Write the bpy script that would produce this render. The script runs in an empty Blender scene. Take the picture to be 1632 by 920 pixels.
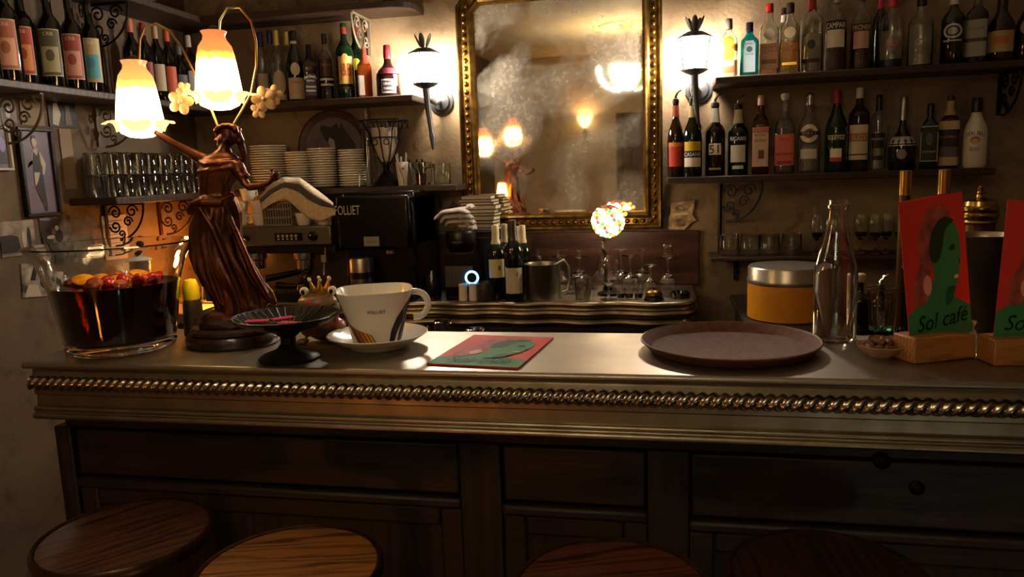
import bpy, bmesh, math, random
from math import sin, cos, pi, radians as rad
from mathutils import Vector, Matrix

random.seed(11)
S = bpy.context.scene
C = S.collection

# ------------------------------------------------------------------ camera
FPX = 1200.0
CAM = Vector((0, 0, 1.487))
YAW, PITCH, ROLL = rad(11.7), rad(8.76), 0.034
_f0 = Vector((-sin(YAW), cos(YAW), 0)); _r0 = Vector((cos(YAW), sin(YAW), 0))
FV = _f0 * cos(PITCH) + Vector((0, 0, -sin(PITCH)))
_u0 = _r0.cross(FV)
RV = _r0 * cos(ROLL) - _u0 * sin(ROLL)
UV = _u0 * cos(ROLL) + _r0 * sin(ROLL)
cd = bpy.data.cameras.new('camera'); cam = bpy.data.objects.new('camera', cd); C.objects.link(cam)
cd.sensor_width = 36; cd.lens = FPX * 36 / 1632; cd.clip_start = 0.02
cam.matrix_world = Matrix((( RV.x, UV.x, -FV.x, CAM.x), (RV.y, UV.y, -FV.y, CAM.y), (RV.z, UV.z, -FV.z, CAM.z), (0, 0, 0, 1)))
S.camera = cam

# ------------------------------------------------------------------ world, exposure
w = bpy.data.worlds.new('world'); S.world = w; w.use_nodes = True
w.node_tree.nodes['Background'].inputs[0].default_value = (0.010, 0.008, 0.006, 1)
w.node_tree.nodes['Background'].inputs[1].default_value = 1.0
S.view_settings.view_transform = 'Standard'
S.view_settings.look = 'None'
S.view_settings.exposure = 1.42
S.view_settings.gamma = 1.0
S.view_settings.use_curve_mapping = False

# lamp strengths (emission of the lit glass)
E_TULIP, E_SCONCE, E_PENDANT, E_BEAD, E_SMALL, E_AMBER, E_REAR = 15.0, 100.0, 7.0, 8.0, 48.0, 16.0, 9.0

# ------------------------------------------------------------------ place: main planes
YB, YBB, ZB = 1.40, 1.77, 1.10      # bar top: front edge, back edge, height
YW, XL, XR, YR, ZC = 3.20, -2.13, 2.25, -2.10, 2.72
Z1, Z2, Z3 = 1.447, 1.815, 2.185    # shelf tops
ZC1 = 1.0                           # back counter height
SD = 0.20                           # shelf depth

def ray(px, py): return FV + RV * ((px - 816) / FPX) - UV * ((py - 460) / FPX)
def atY(px, py, Y): d = ray(px, py); return CAM + d * ((Y - CAM.y) / d.y)
def atX(px, py, X): d = ray(px, py); return CAM + d * ((X - CAM.x) / d.x)
def atZ(px, py, Z): d = ray(px, py); return CAM + d * ((Z - CAM.z) / d.z)
def atD(px, py, D): return CAM + ray(px, py) * D
def mpp(p): return (Vector(p) - CAM).dot(FV) / FPX          # metres per pixel at a point
def facing(p):                                              # rotz so that local -Y looks at the camera
    v = CAM - Vector(p); return math.atan2(v.x, -v.y)

# ------------------------------------------------------------------ materials
def lin(c):
    if isinstance(c, str): c = [int(c[i:i + 2], 16) for i in (0, 2, 4)]
    return tuple(((x / 255) / 12.92 if x / 255 <= 0.04045 else ((x / 255 + 0.055) / 1.055) ** 2.4) for x in c) + (1,)
_M = {}
def M(name, col='808080', rough=0.5, metal=0.0, col2=None, scale=12, detail=6, stretch=None, lo=0.35, hi=0.65, bump=0, bscale=None,
      trans=0, ior=1.45, emit=None, es=0, coat=0, spec=None, sss=0, rough2=None):
    if name in _M: return _M[name]
    m = bpy.data.materials.new(name); m.use_nodes = True
    nt = m.node_tree; N = nt.nodes; L = nt.links; b = N['Principled BSDF']
    b.inputs['Base Color'].default_value = lin(col); b.inputs['Roughness'].default_value = rough
    b.inputs['Metallic'].default_value = metal; b.inputs['IOR'].default_value = ior
    b.inputs['Transmission Weight'].default_value = trans
    if coat: b.inputs['Coat Weight'].default_value = coat; b.inputs['Coat Roughness'].default_value = 0.08
    if spec is not None: b.inputs['Specular IOR Level'].default_value = spec
    if sss: b.inputs['Subsurface Weight'].default_value = sss; b.inputs['Subsurface Radius'].default_value = (.02, .01, .006)
    if emit: b.inputs['Emission Color'].default_value = lin(emit); b.inputs['Emission Strength'].default_value = es
    if col2 or bump or rough2 is not None:
        tc = N.new('ShaderNodeTexCoord'); mp = N.new('ShaderNodeMapping'); L.new(tc.outputs['Object'], mp.inputs[0])
        if stretch: mp.inputs['Scale'].default_value = stretch
        nz = N.new('ShaderNodeTexNoise'); nz.inputs['Scale'].default_value = scale; nz.inputs['Detail'].default_value = detail
        L.new(mp.outputs[0], nz.inputs['Vector'])
        if col2:
            r = N.new('ShaderNodeValToRGB'); L.new(nz.outputs['Fac'], r.inputs[0])
            r.color_ramp.elements[0].position = lo; r.color_ramp.elements[1].position = hi
            r.color_ramp.elements[0].color = lin(col); r.color_ramp.elements[1].color = lin(col2)
            L.new(r.outputs[0], b.inputs['Base Color'])
        if rough2 is not None:
            mr = N.new('ShaderNodeMapRange'); L.new(nz.outputs['Fac'], mr.inputs[0])
            mr.inputs[1].default_value = .3; mr.inputs[2].default_value = .7; mr.inputs[3].default_value = rough; mr.inputs[4].default_value = rough2
            L.new(mr.outputs[0], b.inputs['Roughness'])
        if bump:
            src = nz
            if bscale:
                src = N.new('ShaderNodeTexNoise'); src.inputs['Scale'].default_value = bscale; src.inputs['Detail'].default_value = 4
                L.new(mp.outputs[0], src.inputs['Vector'])
            bp = N.new('ShaderNodeBump'); bp.inputs['Strength'].default_value = bump; bp.inputs['Distance'].default_value = 0.01
            L.new(src.outputs['Fac'], bp.inputs['Height']); L.new(bp.outputs[0], b.inputs['Normal'])
    _M[name] = m; return m

def plaster(name, ca, cb, cc, sc=1.0):
    m = bpy.data.materials.new(name); m.use_nodes = True
    nt = m.node_tree; N = nt.nodes; L = nt.links; b = N['Principled BSDF']; b.inputs['Roughness'].default_value = .75
    tc = N.new('ShaderNodeTexCoord')
    def nz(s, d, dist=0):
        n = N.new('ShaderNodeTexNoise'); n.inputs['Scale'].default_value = s * sc; n.inputs['Detail'].default_value = d; n.inputs['Distortion'].default_value = dist
        L.new(tc.outputs['Object'], n.inputs['Vector']); return n
    n1 = nz(2.2, 8, .6); n2 = nz(9, 8, 1.0); n3 = nz(60, 3)
    r1 = N.new('ShaderNodeValToRGB'); r1.color_ramp.elements[0].position = .36; r1.color_ramp.elements[1].position = .64
    r1.color_ramp.elements[0].color = lin(ca); r1.color_ramp.elements[1].color = lin(cb); L.new(n1.outputs['Fac'], r1.inputs[0])
    r2 = N.new('ShaderNodeMapRange'); r2.inputs[1].default_value = .52; r2.inputs[2].default_value = .72; r2.inputs[4].default_value = .7; L.new(n2.outputs['Fac'], r2.inputs[0])
    mx = N.new('ShaderNodeMix'); mx.data_type = 'RGBA'; L.new(r2.outputs[0], mx.inputs[0]); L.new(r1.outputs[0], mx.inputs[6]); mx.inputs[7].default_value = lin(cc)
    L.new(mx.outputs[2], b.inputs['Base Color'])
    ad = N.new('ShaderNodeMath'); ad.operation = 'ADD'; L.new(n2.outputs['Fac'], ad.inputs[0]); L.new(n3.outputs['Fac'], ad.inputs[1])
    bp = N.new('ShaderNodeBump'); bp.inputs['Strength'].default_value = .25; bp.inputs['Distance'].default_value = .01
    L.new(ad.outputs[0], bp.inputs['Height']); L.new(bp.outputs[0], b.inputs['Normal'])
    return m

def wood(name, ca, cb, rough=.45, axis='X', sc=1.0, bump=.15, coat=0, ring=6.0, dist=6.0):
    if name in _M: return _M[name]
    m = bpy.data.materials.new(name); m.use_nodes = True
    nt = m.node_tree; N = nt.nodes; L = nt.links; b = N['Principled BSDF']; b.inputs['Roughness'].default_value = rough
    if coat: b.inputs['Coat Weight'].default_value = coat; b.inputs['Coat Roughness'].default_value = .12
    tc = N.new('ShaderNodeTexCoord'); mp = N.new('ShaderNodeMapping'); L.new(tc.outputs['Object'], mp.inputs[0])
    s = {'X': (.12, 1, 1), 'Y': (1, .12, 1), 'Z': (1, 1, .12)}[axis]
    mp.inputs['Scale'].default_value = tuple(v * sc for v in s)
    wv = N.new('ShaderNodeTexWave'); wv.wave_type = 'BANDS'; wv.bands_direction = {'X': 'Y', 'Y': 'X', 'Z': 'X'}[axis]
    wv.inputs['Scale'].default_value = ring; wv.inputs['Distortion'].default_value = dist; wv.inputs['Detail'].default_value = 4; wv.inputs['Detail Scale'].default_value = 2.5
    L.new(mp.outputs[0], wv.inputs['Vector'])
    nz = N.new('ShaderNodeTexNoise'); nz.inputs['Scale'].default_value = 40; nz.inputs['Detail'].default_value = 5; L.new(mp.outputs[0], nz.inputs['Vector'])
    mx = N.new('ShaderNodeMath'); mx.operation = 'MULTIPLY_ADD'; L.new(wv.outputs['Fac'], mx.inputs[0]); mx.inputs[1].default_value = .6; L.new(nz.outputs['Fac'], mx.inputs[2])
    r = N.new('ShaderNodeValToRGB'); r.color_ramp.elements[0].position = .35; r.color_ramp.elements[1].position = .95
    r.color_ramp.elements[0].color = lin(ca); r.color_ramp.elements[1].color = lin(cb); L.new(mx.outputs[0], r.inputs[0]); L.new(r.outputs[0], b.inputs['Base Color'])
    bp = N.new('ShaderNodeBump'); bp.inputs['Strength'].default_value = bump; bp.inputs['Distance'].default_value = .004
    L.new(mx.outputs[0], bp.inputs['Height']); L.new(bp.outputs[0], b.inputs['Normal'])
    _M[name] = m; return m

def glass(name, col='ffffff', rough=.01, ior=1.45): return M(name, col, rough, trans=1.0, ior=ior)

# ------------------------------------------------------------------ mesh building
class MB:
    def __init__(s): s.v = []; s.f = []
    def add(s, vs, fs, mat=None):
        o = len(s.v); s.v += [tuple(mat @ Vector(v)) if mat else tuple(v) for v in vs]; s.f += [tuple(i + o for i in f) for f in fs]; return s
    def box(s, x0, x1, y0, y1, z0, z1, mat=None):
        return s.add([(x0, y0, z0), (x1, y0, z0), (x1, y1, z0), (x0, y1, z0), (x0, y0, z1), (x1, y0, z1), (x1, y1, z1), (x0, y1, z1)],
                     [(0, 3, 2, 1), (4, 5, 6, 7), (0, 1, 5, 4), (1, 2, 6, 5), (2, 3, 7, 6), (3, 0, 4, 7)], mat)
    def cbox(s, c, sz, mat=None):
        return s.box(c[0] - sz[0] / 2, c[0] + sz[0] / 2, c[1] - sz[1] / 2, c[1] + sz[1] / 2, c[2] - sz[2] / 2, c[2] + sz[2] / 2, mat)
    def lathe(s, prof, n=24, c=(0, 0, 0), kx=1, ky=1, rf=None, mat=None):
        vs = []; fs = []; rows = []
        for r, z in prof:
            if r < 1e-6: rows.append([len(vs)]); vs.append((c[0], c[1], c[2] + z)); continue
            row = []
            for i in range(n):
                a = 2 * pi * i / n; rr = r * (rf(a, z) if rf else 1)
                row.append(len(vs)); vs.append((c[0] + rr * sin(a) * kx, c[1] - rr * cos(a) * ky, c[2] + z))
            rows.append(row)
        for a, b in zip(rows, rows[1:]):
            for i in range(n):
                j = (i + 1) % n
                if len(a) == 1 and len(b) == 1: continue
                if len(a) == 1: fs.append((a[0], b[j], b[i]))
                elif len(b) == 1: fs.append((a[i], a[j], b[0]))
                else: fs.append((a[i], a[j], b[j], b[i]))
        return s.add(vs, fs, mat)
    def tube(s, pts, r, n=8, caps=True, mat=None):
        pts = [Vector(p) for p in pts]; k = len(pts)
        rs = r if isinstance(r, (list, tuple)) else [r] * k
        t0 = (pts[1] - pts[0]).normalized(); up = Vector((0, 0, 1)) if abs(t0.z) < .9 else Vector((1, 0, 0))
        nrm = (up - t0 * up.dot(t0)).normalized(); vs = []; fs = []
        for i in range(k):
            t = ((pts[min(i + 1, k - 1)] - pts[i]).normalized() + (pts[i] - pts[max(i - 1, 0)]).normalized())
            t = t.normalized() if t.length > 1e-9 else t0
            nrm = (nrm - t * nrm.dot(t)); nrm = nrm.normalized() if nrm.length > 1e-9 else Vector((1, 0, 0)); bi = t.cross(nrm)
            for j in range(n):
                a = 2 * pi * j / n; vs.append(pts[i] + (nrm * cos(a) + bi * sin(a)) * rs[i])
        for i in range(k - 1):
            for j in range(n):
                q = (j + 1) % n; fs.append((i * n + j, i * n + q, (i + 1) * n + q, (i + 1) * n + j))
        if caps: fs.append(tuple(range(n - 1, -1, -1))); fs.append(tuple((k - 1) * n + j for j in range(n)))
        return s.add(vs, fs, mat)
    def sphere(s, c, r, n=12, m=8, mat=None):
        r = r if isinstance(r, (list, tuple)) else (r, r, r)
        return s.lathe([(sin(pi * i / m), -cos(pi * i / m)) for i in range(m + 1)], n, mat=(mat or Matrix()) @ Matrix.Translation(c) @ Matrix.Diagonal((r[0], r[1], r[2], 1)))
    def prism(s, poly, y0, y1, mat=None):                   # polygon in XZ, counter-clockwise seen from -Y
        n = len(poly); vs = [(x, y0, z) for x, z in poly] + [(x, y1, z) for x, z in poly]
        fs = [tuple(range(n)), tuple(range(2 * n - 1, n - 1, -1))] + [(i, i + n, (i + 1) % n + n, (i + 1) % n) for i in range(n)]
        return s.add(vs, fs, mat)
    def flat(s, poly, y=0, mat=None): return s.add([(x, y, z) for x, z in poly], [tuple(range(len(poly)))], mat)
    def mesh(s, name, mat=None, smooth=True, ang=38):
        me = bpy.data.meshes.new(name); me.from_pydata(s.v, [], s.f)
        bm = bmesh.new(); bm.from_mesh(me); bmesh.ops.recalc_face_normals(bm, faces=bm.faces); bm.to_mesh(me); bm.free()
        if mat: me.materials.append(mat)
        if smooth: me.shade_smooth(); me.set_sharp_from_angle(angle=rad(ang))
        return me
    def build(s, name, mat, parent=None, bevel=0, label=None, kind=None, loc=None, rotz=0, ang=38):
        return obj(name, s.mesh(name, mat, ang=ang), parent, loc, rotz, bevel, label, kind)

def obj(name, me, parent=None, loc=None, rotz=0, bevel=0, label=None, kind=None):
    o = bpy.data.objects.new(name, me); C.objects.link(o)
    if parent: o.parent = parent
    if loc is not None: o.location = loc
    if rotz: o.rotation_euler = (0, 0, rotz)
    if bevel:
        md = o.modifiers.new('edge', 'BEVEL'); md.width = bevel; md.segments = 2; md.limit_method = 'ANGLE'
    if label: o['label'] = label
    if kind: o['kind'] = kind
    return o
def tag(o, label, cat, group=None, kind=None):
    o['label'] = label; o['category'] = cat
    if group: o['group'] = group
    if kind: o['kind'] = kind
    return o
def thing(name, label, cat, loc=(0, 0, 0), rotz=0, group=None):
    o = bpy.data.objects.new(name, None); C.objects.link(o); o.empty_display_size = .05
    o.location = loc; o.rotation_euler = (0, 0, rotz); return tag(o, label, cat, group)
def struct(o): o['kind'] = 'structure'; return o
_cache = {}
def cached(key, fn):
    if key not in _cache: _cache[key] = fn()
    return _cache[key]

_T = {}
def text2d(txt, shear=0):                                   # lettering as flat polygons, height of capitals about 0.7, centred
    key = (txt, shear)
    if key in _T: return _T[key]
    cu = bpy.data.curves.new('t', 'FONT'); cu.body = txt; cu.align_x = 'CENTER'; cu.shear = shear; cu.resolution_u = 3
    o = bpy.data.objects.new('t', cu); C.objects.link(o)
    dg = bpy.context.evaluated_depsgraph_get(); dg.update()
    me = bpy.data.meshes.new_from_object(o.evaluated_get(dg))
    vs = [(v.co.x, v.co.y - .35) for v in me.vertices]; fs = [tuple(p.vertices) for p in me.polygons]
    bpy.data.objects.remove(o); bpy.data.curves.remove(cu); bpy.data.meshes.remove(me)
    wd = max([v[0] for v in vs] + [.1]) - min([v[0] for v in vs] + [0])
    _T[key] = (vs, fs, wd); return _T[key]
def flat_text(mb, txt, x, z, h, maxw=None, y=0, shear=0, rot=0):
    vs, fs, wd = text2d(txt, shear); sy = h / .7; sx = min(sy, maxw / wd) if maxw else sy
    c, s_ = cos(rot), sin(rot)
    return mb.add([(x + a * sx * c - b * sy * s_, y, z + a * sx * s_ + b * sy * c) for a, b in vs], fs)
# ------------------------------------------------------------------ shared materials
zinc = M('zinc', 'aaa090', .36, 1.0, col2='8e8474', scale=5, lo=.3, hi=.75, rough2=.50)
zinc_dark = M('zinc_moulding', 'a4987f', .34, 1.0, col2='8a7e68', scale=14, rough2=.45)
dkwood = wood('dark_bar_wood', '0e0704', '25150a', .55, 'X', 1.6, .25)
shelfwood = wood('shelf_wood', '1d120b', '3a2617', .5, 'X', 2, .2)
blackiron = M('black_iron', '17110d', .45, .7)
brass = M('aged_brass', '8a6a34', .32, 1.0, col2='5c4420', scale=25)
steel = M('brushed_steel', 'a09a92', .28, 1.0, rough2=.42, scale=30, stretch=(1, 1, .1))
chrome = M('chrome', 'c8c4be', .10, 1.0)
clear = glass('clear_glass', 'f4f6f2')
crystal = glass('crystal_glass', 'ffffff', ior=1.62)
blackplastic = M('black_plastic', '0b0908', .35)
white = M('white_china', 'e9e2d4', .18, coat=.3)
paper = M('cream_paper', 'd9ccb2', .7, col2='c4b494', scale=20)

# ------------------------------------------------------------------ room
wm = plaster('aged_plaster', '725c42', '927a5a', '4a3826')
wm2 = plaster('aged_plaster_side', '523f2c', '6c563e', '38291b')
struct(MB().box(XL - .1, XR + .1, YW, YW + .1, 0, ZC).build('wall_back', wm))
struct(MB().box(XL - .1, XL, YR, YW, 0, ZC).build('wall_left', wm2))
struct(MB().box(XR, XR + .1, YR, YW, 0, ZC).build('wall_right', wm2))
struct(MB().box(XL - .1, XR + .1, YR - .1, YR, 0, ZC).build('wall_front', plaster('rear_plaster', 'a49480', 'bcac94', '8c7c66')))
struct(MB().box(XL - .1, XR + .1, YR - .1, YW + .1, ZC, ZC + .08).build('ceiling', plaster('ceiling_plaster', 'b4a48c', 'c4b498', '9c8c74')))
struct(MB().box(XL - .1, XR + .1, YR - .1, YW + .1, -.05, 0).build('floor', wood('floor_boards', '1a100a', '33200f', .6, 'Y', 2)))
struct(MB().box(XL, XR, YR, YR + .03, ZC - .09, ZC).build('trim_1', M('cornice', 'b49c78', .7, col2='a08864'), bevel=.012))
YM = YW - .022
MYAW = -.020                                                # the mirror hangs a hair off parallel to the wall
def mirrored(px, py, Y=None, Z=None):                       # where a thing seen in the wall mirror really stands
    px += 2 * MYAW * FPX * .55
    v = atZ(px, py, Z) if Z is not None else atY(px, py, 2 * YM - Y)
    return Vector((v.x, 2 * YM - v.y, v.z))
# doorway in the wall behind the viewer, seen in the mirror
a = mirrored(1030, 180, Y=YR); b = mirrored(978, 180, Y=YR)
x0, x1, zt = min(a.x, b.x), max(a.x, b.x) + .45, a.z
dr = struct(MB().box(x0 + .07, x1 - .07, YR, YR + .02, 0, zt - .07).build('door_1', wood('door_wood', '3a2614', '5a3c20', .5, 'Z', 1.5)))
MB().box(x0, x0 + .07, YR, YR + .05, 0, zt).box(x1 - .07, x1, YR, YR + .05, 0, zt).box(x0 + .07, x1 - .07, YR, YR + .05, zt - .07, zt).build('door_frame', wood('door_wood', '', ''), dr, bevel=.006)
for k in range(2): MB().box(x0 + .16, x1 - .16, YR + .02, YR + .032, .2 + k * .85, .9 + k * .85).build('panel', wood('door_wood', '', ''), dr, bevel=.008)
MB().sphere((x0 + .11, YR + .055, 1.0), .025).build('knob', brass, dr)

# ------------------------------------------------------------------ bar counter (front bar)
XB0, XB1 = atY(36, 600, YB).x, 1.75
bar = thing('bar_counter', 'long zinc topped bar with twisted rope moulding and dark wood front', 'bar')
def sweepx(prof, x0, x1): n = len(prof); return MB().add([(x, y, z) for x in (x0, x1) for y, z in prof], [tuple(range(n)), tuple(range(2 * n - 1, n - 1, -1))] + [(i, (i + 1) % n, (i + 1) % n + n, i + n) for i in range(n)])
def arc(cy, cz, r, a0, a1, n=8): return [(cy + r * cos(rad(a0 + (a1 - a0) * i / n)), cz + r * sin(rad(a0 + (a1 - a0) * i / n))) for i in range(n + 1)]
top = [(YBB, ZB), (YB + .008, ZB)] + arc(YB + .008, ZB - .008, .008, 90, 270) + [(YB + .03, ZB - .016), (YB + .03, ZB - .03), (YBB, ZB - .03)]
sweepx(top, XB0, XB1).build('counter_top', zinc, bar)
fas = [(YB + .13, ZB - .02), (YB + .022, ZB - .02), (YB + .018, ZB - .028), (YB + .018, ZB - .078), (YB + .024, ZB - .082), (YB + .022, ZB - .108)] + \
      arc(YB + .016, ZB - .112, .006, 60, 240, 6) + [(YB + .012, ZB - .120)] + arc(YB + .012, ZB - .1275, .0075, 90, 270, 8) + [(YB + .13, ZB - .135)]
sweepx(fas, XB0 + .008, XB1).build('fascia', zinc_dark, bar)
mb = MB(); n, pitch, nx = 20, .062, int((XB1 - XB0 - .01) / .0042); vs = []; fs = []
for i in range(nx + 1):
    x = XB0 + .004 + i * .0042
    for j in range(n):
        a_ = 2 * pi * j / n; lobe = abs(sin(1.5 * (a_ - 2 * pi * x / pitch))) ; r_ = .0115 + .0062 * lobe
        vs.append((x, YB + .019 - r_ * cos(a_), ZB - .052 + r_ * sin(a_)))
for i in range(nx):
    for j in range(n): q = (j + 1) % n; fs.append((i * n + j, i * n + q, (i + 1) * n + q, (i + 1) * n + j))
fs += [tuple(range(n)), tuple(nx * n + j for j in range(n))]
mb.add(vs, fs).build('rope_moulding', M('rope_zinc', 'b8ac98', .22, 1.0, col2='968a76', scale=20), bar, ang=60)
# dark wooden front: panels, rails and stiles each a board of their own
YF = YB + .10
def bx(px, py): return atY(px, py, YF).x
def bz(px, py): return atY(px, py, YF).z
MB().box(XB0 + .012, XB1, YF + .02, YBB - .03, .06, ZB - .03).build('carcass', dkwood, bar)
zr = ZB - .135
MB().box(XB0 + .012, XB1, YF - .012, YF + .02, zr - .045, zr).build('top_rail', dkwood, bar, bevel=.003)
for k, (p0, p1) in enumerate(((103, 128), (735, 800), (1032, 1098))):
    MB().box(bx(p0, 760), bx(p1, 760), YF - .014, YF + .02, .06, zr - .045).build('stile', wood('stile_wood', '0f0804', '26160a', .55, 'Z', 1.6, .25), bar, bevel=.004)
segs = [(128, 735), (800, 1032), (1098, 1632)]
for k, (p0, p1) in enumerate(segs):
    x0, x1 = bx(p0, 760), (bx(p1, 760) if p1 < 1600 else XB1)
    z0 = bz(816, 792) + (0, -.008, -.02)[k]
    MB().box(x0 + .004, x1 - .004, YF - .004, YF + .02, z0, zr - .052).build('drawer_front', wood('drawer_wood', '100905', '2a190f', .5, 'X', 1.3, .3), bar, bevel=.006)
    MB().box(x0, x1, YF - .016, YF + .02, z0 - .03, z0 - .006).build('rail', dkwood, bar, bevel=.007)
    MB().box(x0, x0 + .05, YF - .006, YF + .02, .1, z0 - .03).box(x1 - .05, x1, YF - .006, YF + .02, .1, z0 - .03).box(x0 + .0505, x1 - .0505, YF - .006, YF + .02, z0 - .075, z0 - .03).build('panel_moulding', dkwood, bar, bevel=.006)
    MB().box(x0 + .05, x1 - .05, YF + .006, YF + .022, .1, z0 - .075).build('panel', wood('stile_wood', '', ''), bar)
p = atY(1460, 776, YF); MB().lathe([(0, 0), (.012, 0), (.014, .004), (0, .012)], 16, mat=Matrix.Translation((p.x, YF - .004, p.z)) @ Matrix.Rotation(pi / 2, 4, 'X')).build('drawer_knob', blackiron, bar)
p = atY(1402, 735, YF); MB().lathe([(0, 0), (.016, 0), (.016, .006), (.008, .012), (0, .012)], 16, mat=Matrix.Translation((p.x, YF - .012, p.z + .006)) @ Matrix.Rotation(pi / 2, 4, 'X')).build('rail_boss', blackiron, bar)
MB().box(XB0 + .02, XB1, YF + .03, YBB - .06, 0, .06).build('plinth', blackiron, bar)
# low shelf on the server's side of the bar
tag(MB().box(-1.2, XB1, YBB + .002, YBB + .33, .955, .985).build('inner_shelf', M('inner_shelf_metal', '3a332b', .5, .6), bevel=.004), 'dark metal work shelf on the inner side of the zinc bar', 'shelf')

# ------------------------------------------------------------------ back counter with wavy zinc lip
XK0, XK1 = XL, atY(1112, 490, 2.75).x
YK = 2.75
kc = thing('back_counter', 'zinc back counter with wavy double lip under the mirror', 'counter')
path = []
N_ = 90
for i in range(N_ + 1):
    x = XK0 + (XK1 - .10 - XK0) * i / N_
    amp = .012 * (1 - max(0, min(1, (-.9 - x) * 3)))
    path.append((x, YK + amp * sin(x * 2 * pi / .235), 0, -1))
for i in range(1, 9):
    t = pi / 2 * i / 8; path.append((XK1 - .10 + .10 * sin(t), YK + .10 - .10 * cos(t) + path[N_][1] - YK, sin(t), -cos(t)))
path.append((XK1, YW - .002, 1, 0))
prof = [(-.03, 0), (-.012, .001)] + [(-.012 + .012 * sin(rad(t)), -.010 + .011 * cos(rad(t))) for t in range(20, 170, 30)] + [(-.016, -.022), (-.012, -.030)] + \
       [(-.010 + .016 * sin(rad(t)), -.044 + .014 * cos(rad(t))) for t in range(10, 180, 28)] + [(-.022, -.062), (-.014, -.068), (-.008, -.080), (-.03, -.085), (-.03, -.09)]
vs = []; fs = []; n = len(prof)
for x, y, nx_, ny_ in path:
    for o_, z in prof: vs.append((x + nx_ * o_, y + ny_ * o_, ZC1 + z))
for i in range(len(path) - 1):
    for j in range(n - 1): fs.append((i * n + j, (i + 1) * n + j, (i + 1) * n + j + 1, i * n + j + 1))
MB().add(vs, fs).build('wavy_lip', zinc_dark, kc, ang=60)
m_ = len(path)
MB().add([(x - nx_ * .03, y - ny_ * .03, ZC1) for x, y, nx_, ny_ in path] + [(XK0, YW - .002, ZC1)] + [(x - nx_ * .03, y - ny_ * .03, ZC1 - .03) for x, y, nx_, ny_ in path] + [(XK0, YW - .002, ZC1 - .03)],
         [tuple(range(m_ + 1)), tuple(range(2 * m_ + 1, m_, -1))]).build('worktop', zinc, kc)
MB().box(XK0 + .01, XK1 - .06, YK + .06, YW - .004, 0, ZC1 - .031).build('cabinet_body', dkwood, kc)
for k in range(5):
    xa = XK0 + .05 + k * (XK1 - XK0 - .12) / 5; xb = xa + (XK1 - XK0 - .12) / 5 - .03
    d_ = MB().box(xa, xb, YK + .04, YK + .06, .1, ZC1 - .12).build('door', dkwood, kc, bevel=.005)
    MB().sphere((xb - .04, YK + .03, .7), .013).build('knob', brass, d_)
# side return under the shelves on the side wall
sc_ = thing('side_counter', 'short plain side counter behind the glass punch bowl', 'counter')
MB().box(XL + .002, -1.76, 2.50, YK - .002 - .03, ZC1 - .04, ZC1).build('worktop', zinc, sc_, bevel=.004)
MB().box(XL + .01, -1.79, 2.52, YK - .04, 0, ZC1 - .041).build('cabinet_body', dkwood, sc_)
# right work counter
xr0 = atY(1192, 500, 2.5).x
rc = thing('work_counter', 'low dark metal work counter carrying the yellow tin and steel bucket', 'counter')
MB().box(xr0, 1.9, 2.22, YW - .004, .93, .957).build('worktop', M('worn_metal_top', '4b443a', .45, .8, col2='38322a'), rc, bevel=.003)
MB().box(xr0 + .02, 1.88, 2.26, YW - .01, 0, .929).build('cabinet_body', blackplastic, rc)
# wooden back board below the mirror
xa, xb = atY(678, 420, YW).x, atY(1114, 420, YW).x
tag(MB().box(xa, xb, YW - .02, YW - .001, ZC1 + .001, atY(900, 370, YW).z).build('back_board', wood('red_board', '2c130b', '4e2818', .4, 'X', 1.2, .15), bevel=.003), 'reddish brown wooden splash board on the wall below the gilt mirror', 'board')

# ------------------------------------------------------------------ shelves and brackets
def shelf(x0, x1, y0, y1, z, label, rnd=False, th=.026):
    if rnd:
        o = MB().add(*(lambda P: ([(x, y, zz) for zz in (z, z - th) for x, y in P], [tuple(range(len(P))), tuple(range(2 * len(P) - 1, len(P) - 1, -1))] + [(i, (i + 1) % len(P), (i + 1) % len(P) + len(P), i + len(P)) for i in range(len(P))]))(
            [(x0, y1), (x0, y0)] + [(x1 - .1 + .1 * sin(rad(t)), y0 + .1 - .1 * cos(rad(t))) for t in range(0, 91, 15)] + [(x1, y1)])).build('wall_shelf', shelfwood, bevel=.003)
    else: o = MB().box(x0, x1, y0, y1, z - th, z).build('wall_shelf', shelfwood, bevel=.004)
    return tag(o, label, 'shelf', 'dark wooden wall shelves')
xe1, xe2, xe3 = atY(727, 290, YW - SD).x, atY(657, 160, YW - SD).x, atY(652, 20, YW - SD).x
E = .001
shelf(XL + SD + E, xe1, YW - SD, YW - E, Z1, 'dark wall shelf carrying the stacks of white plates')
shelf(XL + SD + E, xe2, YW - SD, YW - E, Z2, 'dark wall shelf with the green whisky bottle, ending beside a wall lantern')
shelf(XL + SD + E, xe3, YW - SD, YW - E, Z3, 'round ended high shelf above the green whisky bottle', True)
yl1 = atX(108, 312, XL).y
shelf(XL + E, XL + SD, yl1, YW - E, Z1, 'dark side wall shelf crowded with upturned tumblers')
shelf(XL + E, XL + SD, 1.75, YW - E, Z2, 'dark side wall shelf lined with labelled syrup bottles')
shelf(XL + E, XL + SD, 1.75, YW - E, Z3, 'topmost side wall shelf above the labelled bottles')
xr1, xr2, xr3 = atY(1063, 285, YW - SD).x, atY(1140, 130, YW - SD).x, atY(1132, 412, YW - SD).x
shelf(xr1, atY(1588, 270, YW - SD).x, YW - SD, YW - E, Z1, 'lower bottle shelf to the side of the gilt mirror')
shelf(xr2, atY(1655, 120, YW - SD).x, YW - SD, YW - E, Z2, 'upper bottle shelf beside the wall lantern with the turquoise bottle')
ZG = atY(1280, 409, YW - SD).z
shelf(xr3, atY(1500, 410, YW - SD).x, YW - SD, YW - E, ZG, 'thin low shelf holding four upturned tumblers', th=.016)

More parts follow.
